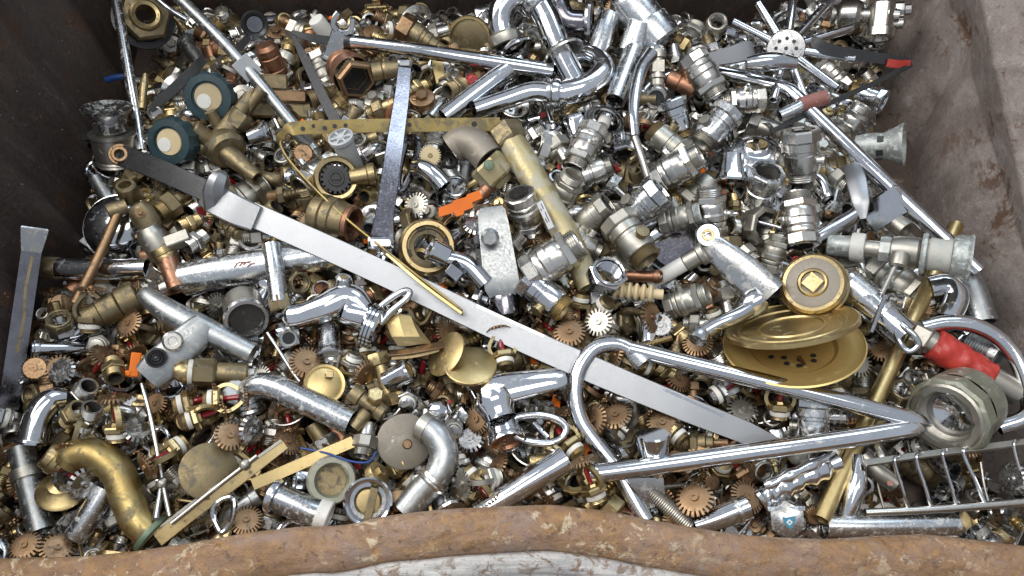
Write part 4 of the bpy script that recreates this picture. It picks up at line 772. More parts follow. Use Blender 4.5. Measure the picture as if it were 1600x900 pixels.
# --- big hex coupling
t = Thing('hex_coupling', 'big dull greenish hexagonal coupling with a shiny threaded mouth', 'coupling', 'big hex coupling', 1478, 652, .06, (-.42, -.32, .85), hint=A(60)); g = t.p('hex', 'old_pipe_green'); g.lathe([(40, -30), (60, -30), (64, -26), (64, -2), (60, 3), (44, 4)], 10); g = t.p('back_barrel', 'old_pipe_green'); g.lathe([(30, -90), (52, -88), (58, -80), (60, -34)], 36)
g = t.p('mouth', 'nickel_dull'); g.lathe([(58, 1), (52, 6), (44, 5), (42, 1), (43, -3), (41, -6), (43, -9), (40, -12), (42, -15), (38, -18), (36, -28)], 36); g = t.p('inner_ball', 'chrome_clean'); g.lathe([(38, -26), (30, -24), (18, -30), (0, -34)], 30); t.done()
t = Thing('taped_pipe', 'pipe end wrapped in red tape beside the big hex coupling', 'pipe', 'red taped pipe', 1505, 568, .045, world=True); g = t.p('pipe_core', 'nickel_dull'); CP = t.LP([(1432, 522, .05), (1480, 550, .0475), (1530, 580, .044), (1590, 614, .040)], 4); g.tube(CP, 20, 22, .85); g = t.p('tape_wrap', 'red_tape', ang=50); g.lathe([(20.2, -50), (24.8, -49)]+[(24.8-.02*(z+48)+(.9 if int((z+48)/13) % 2 else 0), z) for z in range(-46, 48, 4)]+[(21, 49)], 40, atpath(CP, .48), wob=lambda a, z: 1+.03*math.sin(3*a+z*.21)+.02*math.sin(7*a-z*.33)+.012*math.sin(13*a+z*.5)); g = t.p('hex_end', 'nickel_dull'); g.lathe([(14, -16), (22, -16), (25, -13), (25, 10), (22, 13), (14, 13)], 6, local(t, 1440, 527, .05, A(-32))); t.done()
pipe('arched_tube', 'chromed tube arching down along the bin wall past the red tape', 'tube', 'arched chrome tube', [(1440, 512, .056), (1478, 504, .060), (1520, 508, .062), (1560, 528, .060), (1590, 564, .056), (1606, 610, .05), (1604, 650, .045), (1560, 668, .035)], 12.5, 'chrome_clean', seg=18)
t = Thing('corroded_valve', 'corroded white and teal stop valve assembly with a white plastic collar', 'valve', 'corroded white valve', 1400, 392, .062, A(-6, .05)); M = None
g = t.p('inlet', 'corroded'); g.lathe([(13, -100), (16, -100), (17, -98), (17, -62), (13, -60)], 24); g = t.p('plastic_collar', 'white_plastic'); g.lathe([(16, -66), (22, -65), (23, -62), (23, -48), (22, -45), (15, -44)], 26); g = t.p('neck', 'nickel_dull'); g.lathe([(13, -46), (13, -22)], 22); g = t.p('ring_nut', 'corroded'); g.lathe([(13, -24), (20, -23), (21, -20), (21, -10), (20, -8), (16, -7)], 8)
g = t.p('body', 'nickel_dull'); g.lathe([(16, -10), (22, -6), (24, 4), (24, 30), (20, 36)], 26); g = t.p('flange', 'corroded'); g.lathe([(22, 34), (30, 35), (32, 38), (31, 42), (22, 43)], 28); g = t.p('outlet', 'teal_scale'); g.lathe([(22, 42), (25, 46), (24, 60), (25, 76)], 24, wob=lambda a, z: 1+.03*math.sin(7*a+z)); g = t.p('end_flange', 'corroded'); g.lathe([(22, 76), (30, 77), (33, 82), (33, 96), (36, 100), (35, 103), (28, 103), (0, 98)], 28)
g = t.p('spindle_nut', 'nickel_dull'); g.lathe([(8, -16), (13, -14), (14, -8), (13, 6), (9, 9)], 16, local(t, 1404, 410, .075, A(-100, .4))); g = t.p('spindle', 'nickel'); g.lathe([(0, -10), (4, -10), (4, 42), (0, 43)], 10, local(t, 1396, 420, .07, A(-112, .05))); t.done()
t = Thing('spanner_tap', 'stubby chromed tap barrel ending in a diamond shaped open handle', 'tap', 'tap with diamond handle', 1370, 485, .05, world=True); g = t.p('barrel', 'chrome'); g.tube(t.LP([(1322, 440, .045), (1350, 466, .048), (1382, 496, .050), (1412, 522, .05)], 4), 24, 26, .85); g = t.p('sleeve', 'chrome_scale', 'barrel'); g.lathe([(24, -22), (26, -21), (26, 20), (24, 22)], 26, local(t, 1342, 458, .047, A(-42)))
g = t.p('clamp_band', 'chrome_dirty'); g.lathe([(24, -4), (28, -3), (28, 3), (24, 4)], 26, local(t, 1376, 490, .05, A(-42))); g = t.p('clamp_screw', 'chrome'); g.lathe([(0, -30), (3.6, -29), (3.6, 24), (6, 24), (6, 30), (0, 30)], 10, local(t, 1372, 490, .082, A(70)))
g = t.p('diamond_handle', 'chrome_clean'); P = smooth([t.L(*q) for q in ((1402, 500, .062), (1414, 512, .066), (1428, 524, .066), (1435, 538, .063), (1424, 548, .058), (1414, 546, .056), (1404, 532, .056), (1399, 514, .06), (1402, 500, .062))], 4)[:-1]; g.tube(P, 5.2, 12, None, closed=True); t.done()
# --- wire basket
t = Thing('wire_basket', 'chromed wire soap basket with thin ribs in the corner by the front lip', 'basket', 'wire basket', 1490, 760, .04, world=True)
g = t.p('top_rail', 'nickel_dull'); strip(t, g, [(1352, 724, .055), (1420, 714, .057), (1500, 704, .058), (1612, 690, .058)], 11, 6, face=(0, .5, .8)); g = t.p('front_rail', 'nickel'); g.tube(t.LP([(1352, 801, .040), (1420, 798, .043), (1500, 793, .045), (1612, 784, .046)], 5), 6.5, 12, None)
for x0, x1, z1 in ((1397, 1420, .043), (1431, 1456, .044), (1472, 1495, .045), (1505, 1540, .046), (1583, 1606, .046)):
    y0 = 724-(x0-1352)*.13; y1 = 801-(x1-1352)*.065
    g = t.p('wire_rib', 'chrome_clean'); g.tube(t.LP([(x0+16, y0-6, .054), (x0+2, y0-3, .0605), (x0+2, y0+10, .059), ((x0+x1)/2+1, (y0+y1)/2+4, .053), (x1, y1, z1)], 5), 2.9, 8, None)
for x0, x1 in ((1366, 1382), (1532, 1548)):
    g = t.p('wire_rib', 'nickel_dull'); g.tube(t.LP([(x0, 722, .02), (x0+6, 760, .016), (x1, 798, .02)], 4), 2.4, 8, None)
t.done()
pipe('lying_pipe', 'stained chromed pipe lying flat below the wire basket', 'pipe', 'pipe below the basket', [(1290, 822, .030), (1350, 823, .032), (1420, 822, .032), (1494, 820, .030)], 18, 'chrome_scale', seg=22)
t = Thing('emblem_grip', 'grey chromed tap knob with a blue shield emblem on its face', 'knob', 'knob with blue emblem', 1230, 812, .04, (.12, -.1, 1), hint=A(0)); g = t.p('grip', 'chrome_dirty'); g.lathe([(24, -40), (30, -36), (33, -12), (33, -4), (28, 3), (18, 6), (0, 7)], 6, None, R(30)); g = t.p('band', 'chrome', 'grip'); g.box(56, 7, 4, TM(0, 17, 3)); g = t.p('shield', 'blue_enamel'); g.plate([(-10, 9), (-4, 8), (10, 10), (8, 0), (1, -10), (-8, -1)], 2, TM(2, -4, 7.6)); g = t.p('shield_mark', 'white_print', 'shield'); g.plate([(0, 5), (5, 0), (0, -5), (-5, 0)], 1, TM(2, -3, 9)); g = t.p('shield_dot', 'blue_enamel', 'shield'); g.plate([(0, 2), (2, 0), (0, -2), (-2, 0)], 1, TM(2, -3, 9.8)); t.done()
# --- chrome traps top centre
t = Thing('bottle_trap', 'chromed U-bend trap with two flat wall roses at the back of the bin', 'trap', 'chrome U-bend', 820, 60, .06, world=True)
g = t.p('u_bend', 'chrome_clean'); P = t.LP([(790, 66, .055), (782, 40, .065), (786, 12, .078), (806, -6, .085), (832, -4, .085), (852, 24, .078), (868, 62, .068), (882, 96, .058), (905, 140, .046)], 6); g.tube(P, 20, 24, .85)
g = t.p('slip_nut', 'chrome_scale'); g.lathe([(18, -10), (24, -9), (26, -4), (26, 5), (24, 9), (18, 10)], 26, atpath(P, .55)); g = t.p('slip_nut', 'nickel_dull'); g.lathe([(18, -10), (25, -9), (27, -3), (27, 5), (24, 9), (18, 10)], 26, atpath(P, .02))
for (x, y, z, ax, r) in ((880, 79, .066, A(-62, .55), 32), (806, 76, .055, A(-60, .45), 32)):
    g = t.p('wall_rose', 'nickel' if x > 850 else 'chrome'); g.lathe([(18, -8), (22, -7), (r-2, 0), (r, 3), (r-1, 6), (r-6, 3), (18, -2)], 34, local(t, x, y, z, ax))
t.done()
pipe('trap_bend', 'shiny chromed trap bend curling back on itself beside the wall rose', 'bend', 'curling chrome bend', [(744, 172, .045), (790, 156, .050), (832, 143, .054), (870, 146, .056), (910, 138, .058), (938, 118, .058), (940, 98, .055), (920, 88, .048), (905, 92, .04)], 18.5, 'chrome_clean', seg=24, scale=[(0, .8), (.35, .85), (.42, 1.05), (1, 1)], extra=lambda t, P: t.p('slip_nut', 'chrome').lathe([(16, -11), (22, -10), (23, -6), (21.5, -4), (23, -2), (23, 6), (21, 10), (16, 11)], 26, atpath(P, .36)))
pipe('trap_tube', 'straight chromed tube leaning under the straight arm toward the strap', 'tube', 'leaning chrome tube', [(694, 184, .040), (735, 152, .045), (775, 122, .05), (812, 96, .05)], 16, 'chrome', seg=20)
t = Thing('trap_elbow', 'dark shiny chromed elbow with a broad flange at the back edge', 'elbow', 'dark chrome elbow', 895, 24, .05, world=True); g = t.p('bend', 'dark_chrome'); P = t.LP([(872, -12, .07), (872, 12, .065), (884, 32, .058), (906, 36, .056), (918, 36, .055)], 5); g.tube(P, 19, 22, .85); g = t.p('flange', 'chrome'); g.lathe([(16, -5), (34, -4), (36, 0), (34, 4), (16, 6)], 32, local(t, 921, 32, .056, A(0, .12))); t.done()
pipe('cut_tube', 'short chromed tube with a torn lower end next to the scaled cylinder', 'tube', 'torn short tube', [(953, 26, .062), (944, 50, .058), (936, 74, .052), (928, 92, .046)], 17, 'chrome_scale', seg=20)
t = Thing('scaled_cylinder', 'large bluish limescaled chrome cylinder at the back edge', 'cylinder', 'scaled cylinder', 1008, 36, .06, A(-50, .15)); g = t.p('shell', 'chrome_scale'); g.lathe([(0, -62), (22, -60), (30, -52), (33, -40), (33, 0), (36, 2), (37, 6), (37, 38), (34, 42), (30, 42), (28, 30), (0, 28)], 32); g = t.p('socket', 'chrome_scale', 'shell'); g.lathe([(16, -34), (19, -34), (22, 10), (16, 14)], 24, local(t, 990, 70, .055, A(-105, .1))); t.done()
t = Thing('funnel_tube', 'dull tube with a shiny bluish funnel mouth among the ball valves', 'tube', 'funnel mouthed tube', 965, 140, .052, world=True); g = t.p('tube', 'chrome_scale'); g.tube(t.LP([(990, 78, .056), (976, 116, .054), (960, 158, .052)], 4), 17, 22, .85); g = t.p('funnel', 'chrome_clean'); g.lathe([(11, -12), (12, -8), (15, 0), (26, 6), (31, 9), (32, 12), (28, 12), (16, 7), (10, 2), (9, -12)], 34, local(t, 948, 180, .050, A(-112, .85))); g = t.p('inner_tube', 'white_plastic', 'funnel'); g.lathe([(0, 14), (9, 14), (10, 12), (10, 0)], 20, local(t, 946, 186, .050, A(-112, .85))); t.done()
t = Thing('curved_lever', 'slender curved chromed handle with a pivot ring hanging over the valves', 'handle', 'slender curved handle', 1000, 170, .065, world=True); g = t.p('handle', 'chrome_clean'); P = t.LP([(1020, 82, .070), (1004, 104, .074), (994, 140, .076), (990, 175, .076), (992, 212, .072)], 6); g.sweep(P, [(7*math.cos(a), 11*math.sin(a)) for a in np.linspace(0, 2*math.pi, 16, False)], N=[t.D(0, 0, 1)]*len(P), scale=[np.interp(i/(len(P)-1), [0, .15, .6, 1], [1.1, .9, .8, .6]) for i in range(len(P))])
g = t.p('tail', 'nickel'); g.tube(t.LP([(992, 214, .072), (1002, 245, .066), (1012, 280, .056), (1018, 298, .046)], 4), 6, 12, None); g = t.p('pivot_ring', 'chrome'); g.lathe([(0, -8), (12, -8), (13, -6), (13, 8), (9, 10), (8, 7), (0, 7)], 22, local(t, 1026, 80, .068, (.3, .3, .9))); t.done()
t = Thing('compression_tee', 'nickel tee fitting with a dark round mouth facing up', 'fitting', 'tee with dark mouth', 1027, 125, .05, A(-88, .25)); g = t.p('barrel', 'nickel_dull'); g.lathe([(8, -46), (12, -46), (13, -44), (13, -34), (10, -32), (10, -8), (13, -7), (13, -2), (11, 0), (11, 18), (0, 18)], 22); g = t.p('square_boss', 'nickel_dull', 'barrel'); g.box(20, 20, 22, TM(0, 0, -20), 2); g = t.p('mouth', 'nickel'); g.lathe([(14, -22), (17, -18), (17, 2), (15, 5), (12, 5), (11, 0), (0, 0)], 24, local(t, 1025, 152, .056, (0, -.2, .95))); g = t.p('hole', 'black_rubber', 'mouth'); g.lathe([(0, 2), (11, 2), (11.5, 0)], 20, local(t, 1025, 152, .056, (0, -.2, .95)))
g = t.p('side_arm', 'brass_old'); g.lathe([(6, -24), (9, -24), (9, 10), (0, 10)], 16, local(t, 1000, 154, .05, A(180))); t.done()
t = Thing('copper_coupler', 'short brown copper coupling sleeve behind the tee with dark mouth', 'coupler', 'copper sleeve', 1068, 132, .045, A(-22, .1)); g = t.p('sleeve', 'copper'); g.lathe([(11, -26), (13, -26), (14, -24), (14, -8), (12.6, -6), (14, -4), (14, 18), (13, 20), (10, 20), (9, 0), (0, 0)], 22); t.done()
# --- star shower rose
t = Thing('star_spray', 'chromed spray hub with many thin arms spreading out like a star', 'spray hub', 'star-shaped spray hub', 1228, 76, .062, (0.05, .1, 1), hint=A(0)); g = t.p('hub', 'chrome_dirty'); g.lathe([(0, -12), (26, -12), (29, -9), (30, 0), (28, 3), (0, 4)], 30)
for i in range(9):
    a = i*2*math.pi/8; r = 15 if i < 8 else 0; g = t.p('spray_hole', 'black_rubber', 'hub'); g.lathe([(0, 4.7), (3, 4.7), (3, 3.6)], 8, TM(r*math.cos(a), r*math.sin(a), 0))
for (x, y, z) in ((1241, -14, .075), (1289, 10, .070), (1330, 44, .064), (1334, 92, .060), (1308, 138, .055), (1258, 156, .048), (1208, 156, .046), (1146, 34, .062), (1186, 6, .070)):
    g = t.p('spray_arm', 'chrome_clean'); e = t.L(x, y, z); d = e.copy(); d.z = 0; d.normalize(); g.tube([d*22+Vector((0, 0, -4)), (d*22+Vector((0, 0, -4))).lerp(e, .5), e], 7, 12, .7)
t.done()
t = Thing('polished_lever', 'flat polished tap arm with rounded end pointing at the star hub', 'lever', 'flat polished arm', 1185, 92, .066, world=True); g = t.p('arm', 'aluminium'); strip(t, g, [(1106, 94, .062), (1150, 84, .066), (1176, 76, .068)], 30, 12, scale=[(0, .7), (.6, 1), (.9, 1), (1, .7)]); g = t.p('chrome_block', 'chrome'); P = t.LP([(1166, 99, .07), (1190, 97, .072), (1215, 96, .072), (1243, 99, .07)], 5); g.tube(P, 14, 16, None, [.7+.35*math.sin(i/(len(P)-1)*3.1) for i in range(len(P))]); t.done()
t = Thing('folded_strip', 'thin steel blade folded to a sharp red tipped point by the bin wall', 'blade', 'folded blade with red tip', 1345, 100, .06, world=True); g = t.p('upper_leaf', 'steel_dark'); strip(t, g, [(1268, 60, .072), (1290, 76, .070), (1340, 86, .066), (1422, 98, .060)], 19, 3, scale=[(0, .6), (.2, 1), (1, .8)]); g = t.p('lower_leaf', 'steel_dark'); strip(t, g, [(1424, 101, .060), (1370, 128, .056), (1290, 164, .05), (1205, 206, .04)], 8, 3); g = t.p('red_tip', 'red_tape', 'upper_leaf'); strip(t, g, [(1386, 98, .0635), (1402, 100, .063), (1422, 100, .0615)], 12, 2); t.done()
pipe('pink_ended_tube', 'chromed tube with a faded red end lying over the long pole', 'tube', 'red ended tube', [(1218, 182, .050), (1240, 172, .054), (1260, 162, .057), (1292, 152, .058)], 11, 'chrome_scale', extra=lambda t, P: t.p('red_end', 'red_paint').lathe([(9, -22), (12, -22), (12.3, 22), (10, 22), (9, 10), (0, 10)], 20, atpath(P, .78)))
# --- top right valve
t = Thing('thermostat_valve', 'silver two-part thermostatic valve in the back corner by the wall', 'valve', 'silver corner valve', 1355, 24, .04, A(0, .1)); g = t.p('collar', 'nickel'); g.lathe([(10, -52), (15, -52), (17, -50), (15, -46), (17, -44), (21, -40), (24, -34), (24, -14), (20, -8), (12, -6)], 12); g = t.p('body', 'nickel'); g.lathe([(9, -8), (11, -6), (11, 6), (18, 12), (21, 22), (18, 32), (10, 38), (9, 46), (0, 46)], 24)
g = t.p('lower_mouth', 'nickel'); g.lathe([(15, -24), (19, -22), (19, 14), (22, 16), (22, 28), (19, 30), (15, 30), (13, 20), (0, 20)], 24, local(t, 1377, 30, .045, A(-88, .3))); g = t.p('knob', 'nickel'); g.lathe([(6, -10), (12, -10), (13, -8), (13, 4), (8, 6), (8, 14), (0, 14)], 8, local(t, 1408, 16, .045, A(5))); g.lathe([(4, -10), (8, -10), (8, 8), (0, 10)], 12, local(t, 1402, 37, .04, A(3))); t.done()
t = Thing('slotted_funnel', 'white scaled flared waste with square slots beside the bin wall', 'waste', 'slotted flared waste', 1375, 228, .03, A(4, .12)); g = t.p('cone', 'corroded'); g.lathe([(17, -34), (19, -34), (21, -10), (20, 4), (23, 14), (31, 28), (33, 34), (30, 34), (22, 22), (17, 6), (16, -34)], 30)
for a in (60, 120, 180, 0):
    g = t.p('slot', 'black_rubber', 'cone'); v = t.D(0, math.cos(R(a)), math.sin(R(a))); g.box(10, 10, 2, Matrix.Translation(v*20.6+Vector((0, 0, 0))) @ frame(v, Vector((0, 0, 1))).to_4x4(), .4)
t.done()
t = Thing('silver_leaf', 'smooth silver leaf shaped tap blade pointing down by the long pole', 'blade', 'silver leaf blade', 1345, 300, .05, world=True); g = t.p('blade', 'aluminium', ang=60); strip(t, g, [(1330, 258, .046), (1338, 282, .052), (1344, 310, .054), (1349, 342, .05)], 30, 12, scale=[(0, .8), (.35, 1), (.75, .85), (1, .3)]); t.done()
t = Thing('tap_wing', 'triangular greyish tap lever with a brass-bushed eye', 'lever', 'triangular tap lever', 1150, 415, .055, world=True); g = t.p('wing', 'chrome_dirty'); P = t.LP([(1096, 368, .062), (1120, 390, .062), (1160, 425, .056), (1200, 464, .048)], 6); g.sweep(P, [(9*math.cos(a), 22*math.sin(a)) for a in np.linspace(0, 2*math.pi, 20, False)], N=[t.D(0, 0, 1)]*len(P), scale=[np.interp(i/(len(P)-1), [0, .3, .7, 1], [.7, .95, 1.3, 1.45]) for i in range(len(P))]); g = t.p('boss', 'chrome'); g.lathe([(0, -14), (17, -14), (20, -10), (20, 4), (17, 7), (10, 7), (9, 3), (0, 3)], 28, local(t, 1106, 368, .066, (.1, .1, 1))); g = t.p('bush', 'brass', 'boss'); g.lathe([(5, 2), (6, 8), (9, 8), (10, 5)], 20, local(t, 1106, 368, .066, (.1, .1, 1))); t.done()
# --- long yellowed pipe
def _yp(t, P):
    g = t.p('hex_head', 'brass_old'); g.lathe([(14, -20), (26, -20), (29, -16), (29, 12), (26, 16), (20, 17)], 6, atpath(P, .02)); g = t.p('sticker', 'white_print', 'tube'); M = local(t, 852, 336, .0755, (-.5, -.2, .85), A(-63)); g.box(44, 11, 1.2, M, .2)
    for k in range(5): g = t.p('print_line', 'black_print', 'sticker'); g.box((9, 5, 11, 4, 7)[k], 1.2, .6, M @ TM((-14, -2, 6, -10, 8)[k], (2.4, 2.4, 2, -2, -2)[k], .9), .1)
pipe('yellowed_pipe', 'long stained yellow brass pipe with a white sticker among the ball valves', 'pipe', 'stained yellow pipe', [(793, 212, .058), (820, 256, .058), (856, 318, .056), (890, 378, .050), (922, 448, .042)], 22, 'yellowed', seg=26, scale=[(0, 1.05), (.2, 1.05), (1, .88)], extra=_yp)
# --- orange clips, rings and sockets
t = Thing('orange_clip', 'bright orange plastic key shaped clip beside the scaled tap block', 'clip', 'orange clip', 720, 322, .06, (0.05, .1, 1), hint=A(17)); g = t.p('bar', 'orange_plastic'); g.plate([(-38, -7), (-34, 7), (-10, 8), (-10, 11), (12, 11), (14, 14), (34, 15), (36, 2), (18, 0), (17, -8), (2, -9), (0, -14), (-12, -14), (-14, -7)], 12); t.done()
t = Thing('orange_block', 'small orange plastic block beside the grey Y-shaped tap', 'block', 'orange block', 211, 570, .04, (0, 0, 1), hint=A(85)); g = t.p('block', 'orange_plastic'); g.box(38, 15, 20, None, 2); g.box(9, 9, 22, TM(-14, 8, 0), 2); t.done()
t = Thing('ring_nut', 'big bronze ring nut with notched inside beside the dark lever foot', 'nut', 'big bronze ring nut', 668, 386, .05, (.12, .1, 1)); g = t.p('ring', 'brass'); g.lathe([(30, -18), (42, -18), (45, -14), (45, -4), (41, 0), (42, 6), (40, 9), (34, 9), (32, 4), (31, -6)], 40); g = t.p('inner_ring', 'brass_old'); g.lathe([(20, -10), (33, -9), (33, 2), (29, 3), (28, -2), (21, -3), (20, -10)], 36)
for a in range(4):
    g = t.p('notch', 'dark_inside', 'inner_ring'); g.box(6, 12, 5, RZ(90*a+20) @ TM(30, 0, 2), 1)
t.done()
t = Thing('chrome_elbow_joint', 'shiny chromed knuckle joint resting in the big bronze ring nut', 'joint', 'chrome knuckle joint', 690, 398, .062, world=True); g = t.p('barrel', 'chrome_clean'); g.lathe([(12, -18), (17, -17), (19, -14), (19, 12), (17, 15), (12, 15), (10, 4), (0, 4)], 26, local(t, 684, 394, .066, A(152, .3))); g = t.p('hex', 'chrome'); g.lathe([(8, -14), (15, -13), (17, -10), (17, 10), (14, 13), (8, 13)], 6, local(t, 712, 424, .06, A(-40))); g = t.p('arm', 'chrome_clean'); g.tube(t.LP([(700, 404, .06), (730, 414, .058), (758, 444, .05)], 5), 15, 18, None); t.done()
t = Thing('diverter_ring', 'brass diverter ring with a black ribbed plastic insert', 'diverter', 'ring with black insert', 525, 279, .05, (0.05, .08, 1)); g = t.p('ring', 'brass'); g.lathe([(24, -20), (32, -18), (35, -12), (35, 2), (32, 6), (27, 5), (25, -2)], 38); g = t.p('insert', 'black_rubber'); g.gear(24, 20, 8, 18, TM(0, 0, 1), w=.55); g.lathe([(8, 5), (9, 7), (12, 7), (13, 5)], 20); g.box(12, 5, 3, TM(0, 0, 6)); g = t.p('side_outlet', 'brass'); g.lathe([(10, -20), (14, -20), (15, 6), (17, 8), (17, 18), (14, 20), (11, 20), (10, 6), (0, 6)], 22, local(t, 568, 274, .045, A(10, .1))); t.done()
t = Thing('hex_socket', 'large brown hexagon-mouthed brass socket with a copper tail', 'socket', 'brown hex socket', 556, 124, .05, (.3, -.35, .9)); g = t.p('mouth', 'bronze'); g.lathe([(23, -14), (29, -13), (31, -8), (31, 4), (28, 8), (24, 8)], 6); g = t.p('barrel', 'copper'); g.lathe([(20, -62), (30, -60), (31, -46), (29, -42), (31, -38), (31, -14)], 28); g = t.p('hole', 'dark_inside', 'mouth'); g.lathe([(25, 7), (24, -20), (0, -24)], 6); g = t.p('tail', 'brass_old'); g.lathe([(11, -26), (14, -25), (15, -10), (13, -8), (15, -4), (13, 14), (11, 26)], 18, local(t, 606, 110, .045, A(8))); t.done()
t = Thing('brass_reducer', 'large stepped brass reducer with a copper coloured mouth under the strap', 'reducer', 'stepped brass reducer', 535, 346, .045, A(-14, .55)); g = t.p('barrel', 'brass_old'); g.lathe([(20, -48), (34, -46), (36, -42), (36, -28), (33, -26), (35, -24), (35, -10), (32, -8), (30, 2), (28, 12)], 32); g = t.p('mouth', 'copper'); g.lathe([(28, 10), (30, 14), (29, 20), (25, 22), (20, 18), (18, -4), (0, -8)], 30); t.done()
t = Thing('bent_hose_pipe', 'brown corroded elbow with a brass nut behind the yellow pipe', 'elbow', 'brown corroded elbow', 728, 238, .045, world=True); g = t.p('bend', 'grey_brown'); g.tube(t.LP([(708, 232, .04), (722, 222, .046), (745, 228, .05), (766, 250, .05)], 5), 26, 22, .85); g = t.p('hex_nut', 'yellowed'); g.lathe([(16, -20), (26, -20), (29, -16), (29, 12), (26, 16), (20, 18), (16, 26)], 6, local(t, 770, 268, .05, A(-48))); g = t.p('green_seal', 'green_brass'); g.lathe([(0, 3), (7, 2), (8, -2)], 14, local(t, 764, 258, .082, (0, 0, 1))); t.done()
t = Thing('barrel_nozzle', 'grey plastic nozzle with a ribbed flower shaped face', 'nozzle', 'ribbed grey nozzle', 540, 232, .06, A(112, .75)); g = t.p('barrel', 'grey_plastic'); g.lathe([(14, -50), (15, -48), (17, 14), (20, 18), (20, 24), (17, 25), (16, 20), (0, 20)], 26); g = t.p('spokes', 'grey_plastic'); g.gear(17, 7, 3, 6, TM(0, 0, 22), w=.3); g.lathe([(0, 25), (5, 25), (6, 22)], 12); t.done()
t = Thing('y_tap', 'dull grey Y-shaped tap body with two round buttons on its leg', 'tap', 'grey Y-shaped tap', 300, 510, .05, world=True); g = t.p('spout', 'galvanised'); P = t.LP([(222, 456, .058), (250, 478, .058), (290, 502, .056), (330, 520, .05), (395, 552, .042)], 5); g.sweep(P, [(16*math.cos(a), 20*math.sin(a)) for a in np.linspace(0, 2*math.pi, 20, False)], N=[t.D(0, 0, 1)]*len(P), scale=[np.interp(i/(len(P)-1), [0, .05, .3, .6, 1], [.5, .72, .95, 1.1, .8]) for i in range(len(P))])
g = t.p('base_leg', 'galvanised'); P = t.LP([(322, 506, .058), (282, 544, .058), (232, 590, .052)], 5); g.sweep(P, [(15*math.copysign(abs(math.cos(a))**.7, math.cos(a)), 29*math.copysign(abs(math.sin(a))**.7, math.sin(a))) for a in np.linspace(0, 2*math.pi, 24, False)], N=[t.D(0, 0, 1)]*len(P), scale=[.7, .8, .86, .9, .93, .95, .97, .98, .98, .95, .85]); g = t.p('button', 'nickel'); g.lathe([(10, -6), (15, -4), (15, 6), (12, 9), (7, 9), (6, 5), (0, 5)], 22, local(t, 270, 533, .078, (0, 0, 1))); g = t.p('grille_button', 'steel_dark'); g.lathe([(15, -4), (15, 3), (12, 4), (11, 2), (9, 4), (7, 2), (5, 4), (3, 2), (0, 3)], 22, local(t, 244, 559, .074, (0, 0, 1))); t.done()
t = Thing('brass_plug', 'long brass valve plug with hex collar and white thread tape', 'plug', 'long brass plug', 338, 582, .045, A(-2, .05)); g = t.p('nose', 'brass'); g.lathe([(0, -62), (12, -60), (17, -52), (18, -42), (16, -38)], 22); g = t.p('tape', 'ptfe'); g.lathe([(15, -42), (19, -40), (19, -34), (15, -32)], 22); g = t.p('hex', 'brass_old'); g.lathe([(14, -34), (20, -33), (22, -30), (22, -4), (19, 0), (14, 0)], 6); g = t.p('barrel', 'brass_old'); g.lathe([(15, 0), (16, 2), (16, 44), (14, 47), (0, 47)], 24); g = t.p('tip', 'white_plastic'); g.lathe([(8, 46), (8, 56), (0, 56)], 14); t.done()
t = Thing('brass_cylinder', 'tarnished short brass cylinder with a dark open end', 'cylinder', 'tarnished cylinder', 176, 480, .04, A(28, .1)); g = t.p('shell', 'brass_old'); g.lathe([(16, -42), (18, -42), (20, -20), (24, -18), (24, 8), (22, 10), (26, 12), (26, 38), (24, 40), (22, 38), (20, 20), (0, 20)], 28); t.done()
t = Thing('glass_ring_cup', 'round metal sight cup with a heavy rim beside the wide dull pipe', 'cup', 'heavy rimmed cup', 385, 498, .048, (.1, -.45, .9)); g = t.p('cup', 'nickel_dull'); g.lathe([(30, -56), (32, -54), (32, -10), (27, -8)], 32); g = t.p('rim', 'chrome_dirty'); g.lathe([(28, -10), (33, -6), (35, 0), (33, 5), (28, 5), (26, 0), (25, -8)], 36); g = t.p('sludge', 'dark_inside'); g.lathe([(0, -7), (26, -6)], 24); t.done()
t = Thing('down_spout', 'shiny chromed elbow spout hanging down at the heap edge', 'spout', 'shiny elbow spout', 68, 655, .045, world=True); g = t.p('bend', 'chrome_clean'); P = t.LP([(105, 622, .045), (84, 624, .05), (66, 640, .052), (56, 664, .05), (50, 694, .045)], 6); g.tube(P, 20, 24, .85, [np.interp(i/(len(P)-1), [0, .3, 1], [.7, 1, 1.1]) for i in range(len(P))]); g = t.p('lip', 'chrome', 'bend'); g.lathe([(18, -3), (24, -3), (25, 0), (24, 4), (18, 4)], 26, atpath(P, .97)); t.done()
pipe('dark_tube', 'dull dark tube standing in the shadow below the shiny elbow spout', 'tube', 'dull dark tube', [(34, 700, .02), (48, 760, .015), (66, 830, .01)], 20, 'galvanised', extra=lambda t, P: t.p('clamp', 'nickel_dull').lathe([(20, -8), (25, -8), (25, 8), (20, 8)], 22, atpath(P, .35)))
pipe('frosted_spout', 'dirty chromed spout leaning down to the front lip by the golden S-bend', 'spout', 'dirty leaning spout', [(165, 762, .035), (148, 792, .032), (130, 822, .028), (118, 838, .025)], 18, 'chrome_scale')
t = Thing('ring_link', 'shiny chromed oval link ring beside the brass channel bar', 'ring', 'oval link ring', 350, 805, .045, world=True); g = t.p('link', 'chrome_clean'); P = smooth([t.L(*q) for q in ((334, 812, .045), (334, 794, .048), (348, 780, .05), (364, 778, .05), (366, 796, .048), (360, 818, .044), (346, 832, .042), (334, 812, .045))], 5)[:-1]; g.tube(P, 4.6, 10, None, closed=True); t.done()
